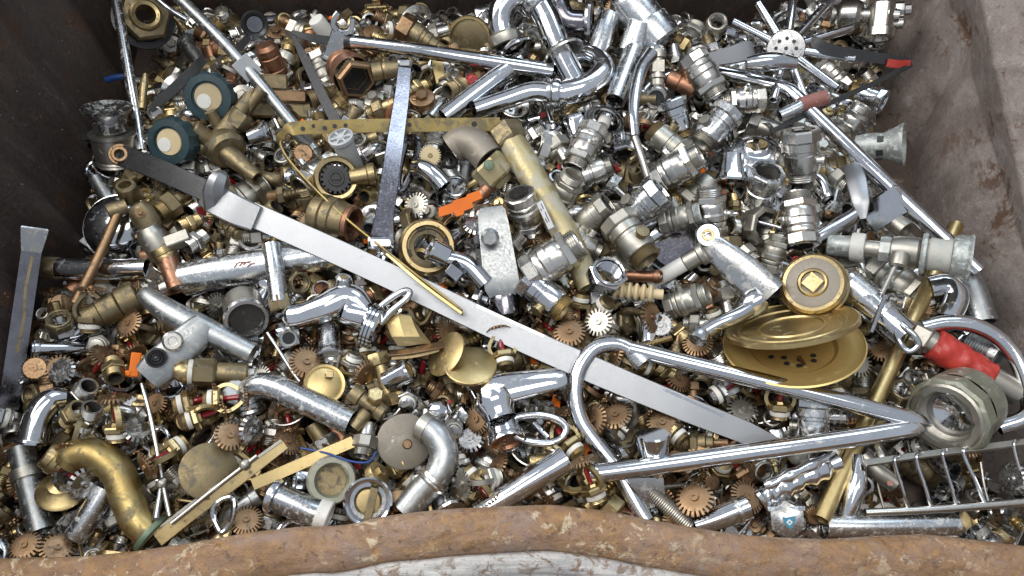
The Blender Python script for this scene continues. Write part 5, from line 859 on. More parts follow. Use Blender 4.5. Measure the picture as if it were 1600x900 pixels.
t = Thing('tap_block', 'dirty white scaled tap block standing between the orange clip and yellow pipe', 'tap', 'scaled tap block', 778, 400, .05, A(-82, .1), hint=(0, 0, 1)); g = t.p('block', 'galvanised'); g.lathe([(0, -78), (24, -76), (30, -70), (33, -50), (38, 30), (38, 52), (30, 64), (0, 66)], 4, Matrix.Diagonal((.7, 1, 1, 1)), R(45)); g.lathe([(14, -20), (14, 30), (10, 34), (0, 34)], 20, TM(12, 8, -30) @ RY(80)); g = t.p('lower_body', 'dark_chrome'); g.lathe([(16, 60), (22, 62), (24, 70), (24, 92), (18, 96), (0, 96)], 24); t.done()
t = Thing('cross_tap', 'shiny chromed tap elbow with fluted end half hidden by the wide gold dish', 'tap', 'fluted tap elbow', 1150, 495, .05, world=True); g = t.p('arm', 'chrome'); g.tube(t.LP([(1092, 524, .05), (1118, 508, .054), (1150, 494, .056), (1178, 478, .052)], 4), 12, 18, None, None); g = t.p('end_cap', 'chrome_scale'); g.lathe([(8, -10), (15, -8), (17, 0), (16, 6), (12, 9), (0, 9)], 22, local(t, 1092, 526, .055, A(-120, .75))); g = t.p('body', 'chrome'); g.lathe([(0, -24), (18, -22), (22, -8), (22, 10), (16, 20), (0, 22)], 24, local(t, 1176, 474, .05, A(40, .2))); t.done()
t = Thing('anchor_coil', 'yellowed spiral plastic wall anchor beside the stained yellow pipe', 'anchor', 'yellow spiral anchor', 992, 456, .055, A(-6, .05)); g = t.p('core', 'cream_plastic'); pr = [(0, -44), (7, -42)]; 
for i in range(6): pr += [(8, -36+i*11), (14, -32+i*11), (14, -29+i*11), (8, -26+i*11)]
g.lathe(pr+[(8, 34), (8, 44), (0, 44)], 18); t.done()
t = Thing('plastic_tube', 'pale plastic tube with a grey collar among the nickel valves', 'tube', 'pale plastic tube', 1055, 420, .045, A(30, .1)); g = t.p('tube', 'white_plastic'); g.lathe([(9, -48), (11, -48), (12, -46), (12, 18), (0, 18)], 20); g = t.p('collar', 'nickel_dull'); g.lathe([(12, 16), (14, 18), (14, 40), (18, 42), (18, 50), (12, 52), (0, 52)], 22); t.done()
t = Thing('dark_pan', 'round dark chrome pan holding small fittings below the nickel valves', 'pan', 'dark chrome pan', 1052, 385, .028, (.15, .35, .9)); g = t.p('pan', 'dark_chrome'); g.lathe([(0, -10), (30, -9), (40, -2), (44, 4), (46, 4), (44, -2), (34, -12), (0, -14)], 38); t.done()
t = Thing('white_stub', 'white plastic stub pipe sticking up beside the forked clip', 'stub', 'white stub', 502, 42, .04, A(125, .5)); g = t.p('stub', 'white_plastic'); g.lathe([(8, -34), (13, -32), (13, 12), (12, 15), (0, 16)], 20); g = t.p('metal_foot', 'chrome_dirty'); g.lathe([(13, -40), (15, -40), (15, -14), (13, -13)], 20); t.done()
t = Thing('brown_coupler', 'stepped brown brass coupler lying behind the straight arm', 'coupler', 'stepped brown coupler', 660, 60, .04, A(-32, .1)); g = t.p('hex', 'bronze'); g.lathe([(12, -42), (20, -41), (22, -38), (22, -22), (19, -19), (15, -18)], 6); g = t.p('barrel', 'brass_old'); g.lathe([(17, -20), (18, -4), (16, -3), (16, 2), (15, 3), (15, 12), (13, 13), (13, 24), (11, 25), (10, 44), (0, 44)], 22); t.done()
t = Thing('copper_cover', 'copper brown ribbed cap beside the grey bracket rail', 'cap', 'copper ribbed cap', 422, 90, .035, A(110, .4)); g = t.p('cap', 'copper'); g.lathe([(0, -30), (17, -30), (18, -20), (16, -18), (18, -16), (18, 2), (16, 4), (18, 6), (18, 16), (14, 22), (0, 24)], 26); t.done()
t = Thing('dark_gauge', 'round dark dial ring lying near the back wall', 'dial', 'dark dial ring', 398, 38, .03, (.1, -.1, 1)); g = t.p('ring', 'steel_dark'); g.lathe([(11, -4), (16, 2), (19, 4), (21, 0), (20, -6)], 28); g = t.p('face', 'dark_chrome'); g.lathe([(0, -1), (12, 0)], 20); t.done()
t = Thing('black_lever', 'glossy black plastic lever lying above the teal handwheels', 'lever', 'black lever', 275, 135, .03, world=True); g = t.p('lever', 'black_rubber'); strip(t, g, [(234, 172, .03), (262, 148, .034), (300, 112, .036), (318, 92, .034)], 17, 10, scale=[(0, .6), (.4, 1), (1, .8)]); t.done()
pipe('amber_peg', 'slim brass peg standing beside the dull rod in the corner', 'peg', 'slim brass peg', [(222, 170, .03), (224, 145, .035), (227, 116, .04)], 5.5, 'brass', hollow=None, scale=[(0, .9), (.8, 1.1), (1, .7)])
pipe('blue_grip', 'small blue plastic handle in the dark far corner', 'handle', 'blue handle', [(166, 125, .01), (180, 121, .012), (196, 119, .012)], 5, 'blue_plastic', hollow=None)
pipe('thick_pipe', 'thick grey chrome pipe descending along the wall behind the brass tube', 'pipe', 'thick grey pipe', [(1500, 420, .02), (1520, 460, .022), (1535, 505, .02)], 22, 'galvanised', seg=22)
pipe('leaning_tube', 'plain chromed tube leaning against the corroded white valve', 'tube', 'plain leaning tube', [(1262, 382, .035), (1290, 364, .04), (1320, 346, .042), (1345, 330, .042)], 12, 'chrome')
t = Thing('box_tap', 'square chromed tap block half under the long pole', 'tap', 'square tap block', 1385, 325, .03, A(35, .2), hint=(0, 0, 1)); g = t.p('block', 'chrome'); g.box(34, 48, 70, None, 5); g = t.p('outlet', 'nickel_dull'); g.lathe([(10, -6), (14, -6), (15, 4), (15, 14), (11, 14), (10, 4), (0, 4)], 20, local(t, 1405, 352, .042, A(-40, .5))); t.done()
t = Thing('chrome_ball_end', 'rounded chromed elbow half hidden behind the long brass tube', 'elbow', 'rounded chrome elbow', 1485, 470, .03, world=True); g = t.p('bend', 'chrome_clean'); g.tube(t.LP([(1450, 450, .03), (1478, 446, .034), (1492, 466, .034), (1478, 500, .03)], 5), 20, 22, .85); t.done()
t = Thing('threaded_socket', 'dull threaded socket lying below the arched tube', 'socket', 'dull threaded socket', 1540, 548, .03, A(-30, .3)); g = t.p('socket', 'galvanised'); g.lathe([(16, -30)]+thread(22, -28, 8, 4)+[(24, 10), (25, 22), (22, 24), (18, 22), (16, 4), (0, 4)], 26); t.done()
pipe('brown_stub', 'brownish scaled pipe stub with a red mark inside the wire basket', 'pipe', 'brown stub in basket', [(1346, 712, .03), (1370, 735, .03), (1398, 756, .028)], 14, 'nickel_dull', extra=lambda t, P: t.p('red_mark', 'red_paint').box(8, 7, 2, local(t, 1391, 755, .0475, (0, 0, 1))))
t = Thing('crushed_cover', 'crushed shiny chromed tap cover under the arrow-shaped rail', 'cover', 'crushed chrome cover', 1245, 745, .035, world=True); g = t.p('shell', 'chrome', ang=50)
P = t.LP([(1186, 782, .03), (1220, 762, .036), (1262, 742, .038), (1304, 722, .034)], 7); g.tube(P, 19, 18, .8, [1+.14*math.sin(i*1.9)+.1*math.cos(i*.8) for i in range(len(P))]); g = t.p('fold', 'chrome_clean'); P = t.LP([(1196, 760, .04), (1240, 740, .05), (1290, 716, .045)], 7); g.tube(P, 9, 12, None, [1+.2*math.sin(i*1.3) for i in range(len(P))]); t.done()
pipe('spout_over_tube', 'shiny ribbed chrome spout hanging by the end of the brass tube', 'spout', 'ribbed chrome spout', [(1338, 712, .04), (1340, 745, .04), (1332, 778, .036), (1322, 808, .03)], 15, 'chrome_clean', scale=[(0, .7), (.5, 1.1), (1, .8)])
pipe('chrome_stick', 'short chromed tap spout with a ring at the front lip', 'spout', 'ringed chrome spout', [(1086, 822, .035), (1115, 812, .038), (1145, 800, .04), (1166, 792, .04)], 19, 'chrome_clean', seg=22, scale=[(0, .8), (.6, 1), (1, 1.05)], extra=lambda t, P: t.p('ring', 'nickel').lathe([(18, -3), (22, -3), (22.5, 0), (22, 3), (18, 3)], 24, atpath(P, .75)))
pipe('wire_rod', 'thin grey wire rod sloping down to the crusted pipe', 'rod', 'thin sloping wire', [(418, 520, .05), (436, 548, .05), (455, 578, .048), (468, 596, .045)], 2.6, 'nickel', hollow=None)
pipe('blue_cable', 'thin dark blue cable looping over the flat brass strip', 'cable', 'blue cable', [(470, 700, .05), (510, 708, .054), (545, 720, .056), (575, 722, .054), (588, 706, .05)], 1.8, 'blue_plastic', hollow=None)
t = Thing('brass_bib', 'brass tee cock with hex bonnet above the round grey disc', 'cock', 'brass tee cock', 578, 632, .048, A(-35, .15)); g = t.p('barrel', 'brass_old'); g.lathe([(8, -36), (14, -35), (15, -32), (15, -18), (11, -16), (11, 12), (14, 14), (14, 26), (11, 28), (8, 28), (7, 10), (0, 10)], 20); g = t.p('bonnet', 'brass'); g.lathe([(8, -8), (13, -6), (13, 8), (11, 10), (0, 11)], 6, local(t, 586, 620, .062, (.1, .4, .8))); g = t.p('side_port', 'brass_old'); g.lathe([(9, -4), (11, 0), (11, 28), (8, 28), (7, 16), (0, 16)], 18, local(t, 572, 646, .048, A(-130))); t.done()
t = Thing('perforated_grip', 'small chrome barrel with a brass window lying under the folded gold sheet', 'barrel', 'chrome barrel with window', 628, 584, .042, A(28, .45)); g = t.p('barrel', 'chrome'); g.lathe([(14, -30), (18, -28), (19, 0), (20, 14), (18, 17), (15, 16), (14, 4), (0, 4)], 24); g = t.p('window', 'gold'); g.lathe([(0, 9), (9, 10), (13, 12)], 20); t.done()
t = Thing('fluted_cup', 'flat fluted grey tap handle under the brass plug', 'handle', 'fluted grey handle', 370, 612, .035, (.1, .1, 1)); g = t.p('handle', 'grey_plastic'); g.lathe([(0, 10), (16, 9), (20, 4), (21, -8), (0, -8)], 32, wob=lambda a, z: 1+.06*math.cos(12*a)); t.done()
t = Thing('curved_cover', 'shiny chromed curved cover with a red dot near the basin tap', 'cover', 'chrome cover with red dot', 690, 640, .045, (.5, .3, .8)); g = t.p('shell', 'chrome_clean'); g.lathe([(0, 12), (10, 10), (18, 2), (21, -8), (19, -9), (14, 0), (0, 6)], 28); g = t.p('red_dot', 'red_plastic'); g.lathe([(0, 3), (3, 2.4), (3.4, 0)], 12, local(t, 702, 628, .052, (.4, .2, .8))); t.done()
t = Thing('red_stopper', 'small red plastic cap among the fittings under the leaning chrome tube', 'cap', 'small red cap', 738, 126, .045, (.2, -.1, 1)); g = t.p('cap', 'red_plastic'); g.lathe([(0, 8), (7, 8), (9, 6), (10, -8), (0, -8)], 16, wob=lambda a, z: 1+.05*math.cos(8*a)); g.lathe([(0, 4), (6, 4), (7, -6)], 12, TM(-12, -8, 0)); t.done()
t = Thing('orange_gear', 'bright orange toothed disc of a sprinkler by the brown elbow', 'sprinkler', 'orange toothed disc', 672, 243, .055, (.05, 0, 1)); g = t.p('disc', 'cream_plastic'); g.gear(17, 14.5, 4, 26, None, w=.5); g = t.p('stem', 'brass'); g.lathe([(0, 3.5), (3, 3.5), (4, 2)], 10); g.lathe([(0, -30), (8, -30), (8, -4), (0, -4)], 12); t.done()
t = Thing('chrome_bow', 'curved chromed spout piece below the orange toothed disc', 'spout', 'curved spout piece', 672, 275, .05, world=True); g = t.p('spout', 'chrome_clean'); g.tube(t.LP([(652, 262, .048), (664, 264, .054), (680, 276, .054), (694, 292, .05)], 5), 15, 20, .8); t.done()
t = Thing('oval_loop', 'dark oval chrome loop standing behind the dark flat lever', 'loop', 'dark oval loop', 640, 250, .035, world=True); g = t.p('loop', 'dark_chrome'); P = smooth([t.L(*q) for q in ((636, 215, .045), (652, 218, .045), (650, 248, .04), (634, 290, .034), (622, 296, .034), (624, 262, .04), (636, 215, .045))], 5)[:-1]; g.tube(P, 6, 10, None, closed=True); t.done()

t = Thing('brass_ingot', 'stacked brown brass block half hidden in shadow behind the shower rail', 'block', 'brown brass block', 438, 152, .02, (.05, .1, 1), hint=A(-2)); g = t.p('lower_slab', 'brass_old'); g.box(96, 26, 24, TM(0, -18, -14), 3); g = t.p('middle_slab', 'bronze'); g.box(84, 20, 26, TM(-2, 2, -6), 3); g = t.p('upper_slab', 'brass_old'); g.box(40, 24, 24, TM(-8, 22, -4), 3); t.done()
# --- pieces from the library put where the photograph shows them
V = 'ball_valve'
for a in ((V, 0, 1100, 120, .060, -55, .15, 1.12), ('sleeve_valve', 2, 1117, 200, .055, 52, -.35, 1.08), (V, 0, 1058, 262, .058, 30, .15, 1.15), ('sleeve_valve', 1, 1042, 222, .045, -40, .2, 1.0), (V, 0, 913, 232, .055, 245, .45, 1.08), ('sleeve_valve', 4, 1058, 186, .045, 110, .1, .95), (V, 0, 1160, 157, .045, 185, .2, .95),
          ('sleeve_valve', 0, 1252, 244, .055, 95, .25, 1.2), (V, 0, 1249, 342, .055, 98, -.3, 1.15), ('sleeve_valve', 2, 1003, 322, .058, 42, .2, 1.1), (V, 0, 1110, 330, .045, 95, .2, 1.05), ('sleeve_valve', 1, 988, 376, .058, 128, -.35, 1.2), (V, 0, 866, 404, .066, 33, .1, 1.25), ('sleeve_valve', 4, 853, 462, .048, 140, -.2, 1.1),
          (V, 0, 822, 334, .055, -70, -.7, 1.05), ('sleeve_valve', 0, 925, 270, .04, 200, .2, .95), (V, 1, 880, 300, .045, 60, .5, 1.0), ('sleeve_valve', 2, 1188, 298, .05, 70, .75, 1.1), (V, 3, 1065, 340, .04, 15, .2, .9), ('sleeve_valve', 1, 925, 340, .045, 40, .3, .95), (V, 0, 1330, 190, .02, 60, .2, .9), ('sleeve_valve', 4, 1355, 150, .015, -20, .2, .85), (V, 1, 1210, 395, .035, 75, .1, .8),
          ('sleeve_valve', 0, 910, 380, .035, 150, .2, .9), (V, 1, 1075, 470, .03, 20, .3, .9), ('sleeve_valve', 2, 1270, 660, .035, 85, .1, 1.0)): inst(*a)
inst('nut', 1, 948, 432, .062, 60, 1.2, 1.5); inst('nut', 2, 1120, 38, .045, 80, 1.6, 1.25); inst('nut', 1, 752, 464, .035, -20, .8, .8); inst('nut', 0, 640, 345, .04, 20, .5, 1.1); inst('nut', 0, 466, 442, .045, 0, 2, 1.0)
inst('rose', 0, 1182, 232, .055, 80, .9, 1.25); inst('rose', 1, 1050, 250, .02, 80, .9, 1.1); inst('rose', 3, 1340, 195, .01, -60, .8, .9); inst('rose', 1, 925, 205, .03, 200, .5, .9)
inst('union', 0, 265, 322, .045, 215, .3, 1.1); inst('nipple', 0, 295, 350, .045, 200, .5, 1.0); inst('nipple', 1, 305, 378, .042, 215, .6, 1.0); inst('union', 1, 905, 262, .035, 240, .5, .9); inst('union', 1, 250, 400, .02, 0, .3, .9)
inst('knob', 1, 1143, 265, .05, -90, .35, 1.2); inst('knob', 0, 1160, 258, .04, -60, .3, 1.1); inst('knob', 1, 1125, 215, .03, 10, .3, .9); inst('stub', 2, 1005, 432, .04, 0, .35, .9); inst('cap', 1, 1395, 215, .0, 30, 1, .9); inst('elbow', 1, 1340, 450, .03, 20, .3, 1)
S = 'sprinkler'   # heads whose toothed discs face the viewer
for a in ((S, 4, 650, 320, .05, 150, 1.6, 1.0), (S, 3, 484, 348, .045, 80, 1.8, 1.0), (S, 2, 745, 350, .055, 85, .9, 1.05), (S, 2, 745, 402, .045, 60, 1.0, 1.05), (S, 1, 890, 518, .045, 100, 1.7, 1.15), (S, 4, 935, 503, .045, 140, 2.2, 1.05), (S, 1, 1020, 495, .035, 10, .7, 1.2), (S, 3, 480, 565, .045, 80, 1.8, 1.25), (S, 1, 200, 505, .04, 150, .9, 1.05), (S, 2, 95, 580, .04, 160, 1.3, 1.0),
          (S, 1, 360, 680, .05, 60, 2, 1.05), (S, 2, 214, 670, .05, 60, 1.2, 1.0), (S, 2, 395, 672, .045, 0, 1.3, 1.0), (S, 2, 132, 757, .05, 325, 1.3, 1.1), (S, 1, 90, 855, .03, 90, 2, 1.05), (S, 1, 38, 852, .028, 140, 1.5, 1.0), (S, 3, 385, 812, .035, 100, 1.8, 1.05), (S, 1, 1085, 778, .045, 110, 1.8, 1.25), (S, 3, 1168, 776, .042, 30, 1.3, 1.15), (S, 1, 962, 648, .04, 110, 1.2, 1.1), (S, 1, 928, 655, .035, 170, 1.0, 1.1), (S, 1, 1035, 660, .035, 90, 1.6, 1.1), (S, 4, 1160, 640, .03, 60, 1.5, 1.1), (S, 2, 1580, 748, .045, 170, 1.3, 1.05), (S, 1, 1378, 545, .012, 100, 1.7, 1.0),
          (S, 0, 270, 635, .05, 15, .1, 1.0), (S, 0, 318, 625, .045, 5, .2, 1.0), (S, 0, 285, 660, .045, 20, .1, .95), (S, 0, 185, 690, .045, 100, .3, 1.05), (S, 0, 290, 690, .04, 215, .3, 1.0), (S, 1, 130, 640, .045, 260, .4, 1.0), (S, 0, 725, 735, .045, -45, .2, 1.0), (S, 4, 780, 745, .045, 190, .6, .95), (S, 0, 905, 712, .04, 130, -.3, 1.0), (S, 4, 955, 686, .018, 55, -.2, 1.1), (S, 0, 790, 575, .045, 100, -.4, 1.0), (S, 0, 935, 785, .045, 110, .3, 1.0), (S, 2, 1110, 622, .035, 30, -.3, 1.0), (S, 0, 1068, 690, .03, 135, -.2, 1.0), (S, 0, 1218, 655, .03, 85, .3, 1.0), (S, 3, 745, 655, .035, 170, 1.2, 1.1), (S, 1, 770, 690, .035, 200, 1.3, 1.0), (S, 2, 735, 685, .03, 120, 1.5, 1.0), (S, 3, 450, 690, .03, 60, 1.2, 1), (S, 4, 405, 590, .04, 150, 1.0, .9), (S, 1, 140, 520, .035, 90, .15, 1.1), (S, 3, 165, 555, .035, 60, .9, 1.1), (S, 0, 1020, 575, .035, 160, .4, 1.0), (S, 3, 1060, 590, .03, 40, 1, 1.1), (S, 3, 1090, 535, .03, 100, 1.6, 1.1), (S, 1, 760, 770, .03, 80, 1.1, 1.0), (S, 3, 700, 520, .03, 20, 1.3, 1.0), (S, 2, 20, 655, .03, 170, .2, 1.0)): inst(*a)
inst('nipple', 0, 115, 648, .05, 60, 1.4, 1.1); inst('nipple', 1, 140, 652, .045, 80, 1.0, 1.1); inst('nipple', 1, 130, 615, .04, 60, 1.3, 1.1); inst('nipple', 0, 178, 578, .045, -80, 1.2, 1.1); inst('cap', 0, 590, 740, .045, 40, .7, .9); inst('union', 2, 570, 694, .042, -100, .3, .95); inst('nipple', 0, 1035, 575, .04, 150, .9, 1.0); inst('stub', 0, 95, 545, .02, 180, .1, .9)
inst('knob', 1, 405, 210, .045, 20, .2, .85); inst('cartridge', 0, 650, 140, .03, 200, .5, 1); inst('nipple', 2, 712, 138, .045, 200, .9, .9); inst('washer', 2, 700, 250, .03, 60, 1, 1); inst('elbow', 0, 500, 210, .02, 30, .4, 1); inst('barb', 1, 445, 305, .03, 10, .2, 1); inst('cap', 2, 660, 155, .03, 100, 1, 1.2)
# ------------------------------------------------------------------ loose scrap dropped into the bin around and under the larger things
bpy.context.view_layer.update()
def world_pts(root, dens):
    out = []
    for o in [root]+list(root.children_recursive):
        if o.type == 'MESH':
            M = np.array(o.matrix_world); n = None
            me = o.data; ar = sum(p.area for p in me.polygons)*abs(o.matrix_world.determinant())**(2/3)
            P = sample_mesh(me, int(max(30, min(40000, ar/dens**2)))); out.append(P @ M[:3, :3].T+M[:3, 3])
    return np.concatenate(out)
CN, CF, CU_ = np.array(CAM), np.array(C_F), np.array(C_U)
def projn(P):
    v = P-CN; d = v @ CF; return 800+F_PX*v[:, 0]/d, 450-F_PX*(v @ CU_)/d, d
CELL, X0, Y0, NX, NY = .003, -.6, -.36, 400, 294
def cell(P): return np.clip(((P[:, 0]-X0)/CELL).astype(int), 0, NX-1), np.clip(((P[:, 1]-Y0)/CELL).astype(int), 0, NY-1)
HB = np.full((NX, NY), 9.); HT = np.full((NX, NY), -9.); BW, BH, BS = 640, 360, 2.5
DB = np.full((BH, BW), 99.)
def splat(buf, P):
    x, y, d = projn(P); i = (y/BS).astype(int); j = (x/BS).astype(int); k = (i >= 0) & (i < BH) & (j >= 0) & (j < BW)
    np.minimum.at(buf, (i[k], j[k]), d[k])
def dil(b):
    o = b.copy()
    for a in (-1, 0, 1):
        for c in (-1, 0, 1): o = np.minimum(o, np.roll(np.roll(b, a, 0), c, 1))
    return o
HERO_P = []
for d in THINGS:
    P = world_pts(d['root'], .0016); HERO_P.append(P); i, j = cell(P); np.minimum.at(HB, (i, j), P[:, 2]); np.maximum.at(HT, (i, j), P[:, 2]); splat(DB, P)
DBd = dil(DB)
# how high the heap stands: hollows where the photograph shows depth
gx, gy = np.meshgrid(X0+(np.arange(NX)+.5)*CELL, Y0+(np.arange(NY)+.5)*CELL, indexing='ij')
S = .012+.012*np.sin(gx*19+2)*np.sin(gy*23)+.008*np.sin(gx*41+gy*33)
for px, py, rx, ry, dz_ in ((140, 60, 130, 150, -.10), (60, 330, 90, 120, -.10), (0, 520, 50, 160, -.06), (1455, 215, 100, 190, -.13), (1490, 340, 60, 60, -.07), (1480, 758, 140, 60, -.085), (40, 800, 80, 60, -.05), (560, 0, 380, 45, -.06), (1130, -10, 140, 60, -.07), (1580, 560, 60, 60, -.05), (460, 110, 70, 60, -.03), (1240, 70, 110, 90, -.025), (310, 70, 70, 60, -.045), (220, 810, 60, 40, -.02), (1560, 690, 40, 40, -.05)):
    c = at(px, py, 0); k = mpp(c); S += dz_*np.exp(-(((gx-c.x)/(rx*k))**2+((gy-c.y)/(ry*k*1.2))**2))
S = np.maximum(S, ZF+.002)
H = np.maximum(S-.045, ZF); H0 = H.copy()
WT = dict(sleeve_valve=.9, ball_valve=1, sprinkler=1, nut=1, nipple=1, elbow=.7, tee=.6, union=1, rose=.35, washer=.5, stub=.55, cartridge=.7, knob=.5, cap=.5, barb=.35, screw=.35, lever=.25, bend=.4, strainer=.3, chip=.3)
NV = {}
for (k, v) in PROTO: NV[k] = max(NV.get(k, 0), v+1)
def pick(px, py):
    w = dict(WT); chrome = 0
    if px < 1250 and py > 470: w['sprinkler'] = 7.5; w['ball_valve'] = .25; w['sleeve_valve'] = .25; w['rose'] = .15; w['stub'] = .3
    if py > 470 and px >= 1250: w['sprinkler'] = 2.5
    if px > 780 and py < 480: w['ball_valve'] = 3; w['sleeve_valve'] = 3; w['nut'] = 1.6; w['sprinkler'] = .7; w['union'] = 1.5; w['knob'] = 1.2; chrome = 1
    if px < 480 and py < 470: w['union'] = 2; w['nipple'] = 1.6; w['elbow'] = 1.4
    ks = list(w); k = random.choices(ks, [w[q] for q in ks])[0]; v = random.randrange(NV[k])
    if (chrome or px > 1200 or random.random() < .35) and k in ('nut', 'union', 'nipple', 'elbow', 'tee', 'cap', 'stub', 'rose', 'washer', 'cartridge'):     # mostly plated fittings on this side
        for _ in range(4):
            if not any(s in PROTO[(k, v)]['look'] for s in ('nickel', 'chrom', 'grey')): v = random.randrange(NV[k])
    if k == 'sprinkler': v = random.choices(range(5), (3.2, 3, 1.8, 3, 1.2))[0]
    return k, v
FILL = []; BAD = 0
rng = np.random.default_rng(11)
def tri_rot():
    q = Quaternion([random.gauss(0, 1) for _ in range(4)]).normalized(); return q
def attempt(k, v, cx, cy, s, up=False):
    d = PROTO[(k, v)]; q = tri_rot()
    if k in ('rose', 'washer', 'nut', 'strainer', 'chip', 'cap') and random.random() < .7:
        q = Quaternion((random.uniform(-1, 1), random.uniform(-1, 1), 0), random.uniform(0, .7)) @ Quaternion((0, 0, 1), random.uniform(0, 6.28))
    elif k == 'sprinkler' and random.random() < .28:
        q = Quaternion((random.uniform(-1, 1), random.uniform(-1, 1), 0), random.uniform(.2, 1.0)) @ Quaternion((0, 0, 1), random.uniform(0, 6.28))
    elif random.random() < .55 and k not in ('sprinkler',):
        q = Quaternion((0, 0, 1), random.uniform(0, 6.28)) @ Quaternion((0, 1, 0), R(90)+random.uniform(-.4, .4)) @ Quaternion((0, 0, 1), random.uniform(0, 6.28))
    Rm = np.array(q.to_matrix())*s; P = d['pts'] @ Rm.T; P[:, 0] += cx; P[:, 1] += cy
    if P[:, 0].min() < -XW+.006 or P[:, 0].max() > XW-.03 or P[:, 1].max() > YB-.012: return None
    i, j = cell(P); z = np.percentile(H[i, j]-P[:, 2], 88); P[:, 2] += z; lim = S[i, j].mean()
    if P[:, 2].max() > lim+.030 or P[:, 2].mean() > lim+.012: return None
    hit = (P[:, 2] > HB[i, j]-.001) & (P[:, 2] < HT[i, j]+.001)
    if hit.mean() > .10: return None
    x, y, dd = projn(P); a = np.clip((y/BS).astype(int), 0, BH-1); b = np.clip((x/BS).astype(int), 0, BW-1)
    inside = (x >= 0) & (x < 1600) & (y >= 0) & (y < 900)
    if (inside & (dd < DBd[a, b]-.002) & (DBd[a, b] < 50)).mean() > .09: return None
    np.maximum.at(H, (i, j), P[:, 2]); M = Matrix.Translation((cx, cy, z)) @ q.to_matrix().to_4x4() @ Matrix.Scale(s, 4)
    FILL.append((k, v, M)); return True
free = np.argwhere((np.abs(gx) < XW) & (gy < YB-.01) & (gy > -.31))
for n in range(9000):
    if n % 600 == 0:
        df = (S-H)[free[:, 0], free[:, 1]]; cand = free[df > .008]
        if len(cand) < 200: break
    a, b = cand[rng.integers(len(cand))]
    if H[a, b] > S[a, b]-.006: continue
    cx, cy = X0+(a+.5)*CELL, Y0+(b+.5)*CELL; x, y, _ = proj(Vector((cx, cy, 0)))
    k, v = pick(x, y); attempt(k, v, cx, cy, (random.uniform(1.0, 1.3) if n < 3600 else random.uniform(.8, 1.1)) if k != 'sprinkler' and n < 7000 else random.uniform(.85, 1.08))
# small odds and ends in the gaps
SMALL = ['nut', 'nipple', 'washer', 'screw', 'chip', 'cartridge', 'barb', 'cap', 'union', 'elbow', 'sprinkler']
H2 = H.copy()
for q in (1, 2, 4): H2 = (H2+np.roll(H2, q, 0)+np.roll(H2, -q, 0)+np.roll(H2, q, 1)+np.roll(H2, -q, 1))/5
df = np.minimum(H2, S)-H; cand = free[df[free[:, 0], free[:, 1]] > .006]
for n in range(2200):
    a, b = cand[rng.integers(len(cand))]; k = random.choice(SMALL); attempt(k, random.randrange(NV[k]), X0+(a+.5)*CELL, Y0+(b+.5)*CELL, random.uniform(.5, .75))
# which of them show: a depth buffer over dense samples
BS = 2.0; BW, BH = 800, 450; ZB = np.full((BH, BW), 99.)
for P in HERO_P: splat(ZB, P)
for d in PROTO.values(): d['pts2'] = np.concatenate([sample_mesh(me, 1100//len(d['parts'])) for _, me, _ in d['parts']])
W2 = []
for k, v, M in FILL:
    A_ = np.array(M); P = PROTO[(k, v)]['pts2'] @ A_[:3, :3].T+A_[:3, 3]; W2.append(P); splat(ZB, P)
# the front lip hides what lies under it
rimm = [np.array([[x, rim_y(x)-o, RZ0+.006] for x in np.linspace(-.62, .62, 1500)]) for o in np.linspace(.0, .09, 60)]
for P in rimm: splat(ZB, P)
ZBd = dil(ZB); vis = []
for P in W2:
    x, y, d = projn(P); i = (y/BS).astype(int); j = (x/BS).astype(int); k = (i >= 0) & (i < BH) & (j >= 0) & (j < BW)
    i, j, d = i[k], j[k], d[k]; s = d < ZBd[i, j]+.0025; vis.append(len(set(zip(i[s].tolist(), j[s].tolist()))))
KINDCOUNT = {}
BUR = []; MINVIS = 14
order = sorted(range(len(FILL)), key=lambda n: -vis[n])
for n in order:
    k, v, M = FILL[n]; c = KINDCOUNT.get(k, sum(1 for d in THINGS if d.get('kind') == k))
    if vis[n] < MINVIS or c >= 298: BUR.append(n); continue
    KINDCOUNT[k] = c+1; p = M.translation; x, y, _ = proj(p); put(k, v, M, px=x, py=y)
# everything that barely shows is one mass
def arrays(me):
    V = np.empty(len(me.vertices)*3); me.vertices.foreach_get('co', V); return V.reshape(-1, 3), [tuple(p.vertices) for p in me.polygons], me.materials[0].name
CACHE = {}; VV, FF, MI, base, slots = [], [], [], 0, []
for n in BUR:
    k, v, M = FILL[n]; A_ = np.array(M)
    for _, me, _ in PROTO[(k, v)]['parts']:
        if me.name not in CACHE: CACHE[me.name] = arrays(me)
        V, Fc, mn = CACHE[me.name]
        if mn not in slots: slots.append(mn)
        VV.append(V @ A_[:3, :3].T+A_[:3, 3]); FF += [tuple(q+base for q in f) for f in Fc]; MI += [slots.index(mn)]*len(Fc); base += len(V)
if VV:
    me = bpy.data.meshes.new('buried_scrap'); me.from_pydata(np.concatenate(VV).tolist(), [], FF)
    for s in slots: me.materials.append(MATS[s])
    me.polygons.foreach_set('material_index', MI); me.polygons.foreach_set('use_smooth', [True]*len(MI)); me.set_sharp_from_angle(angle=R(32)); me.update()
    o = bpy.data.objects.new('buried_scrap', me); COL.objects.link(o); o['kind'] = 'stuff'; o['label'] = 'small brass and chrome fittings buried deep between the larger scrap'
print('FILL', len(FILL), 'shown', len(FILL)-len(BUR), 'buried', len(BUR), KINDCOUNT, 'tris', sum(len(f)-2 for f in FF))
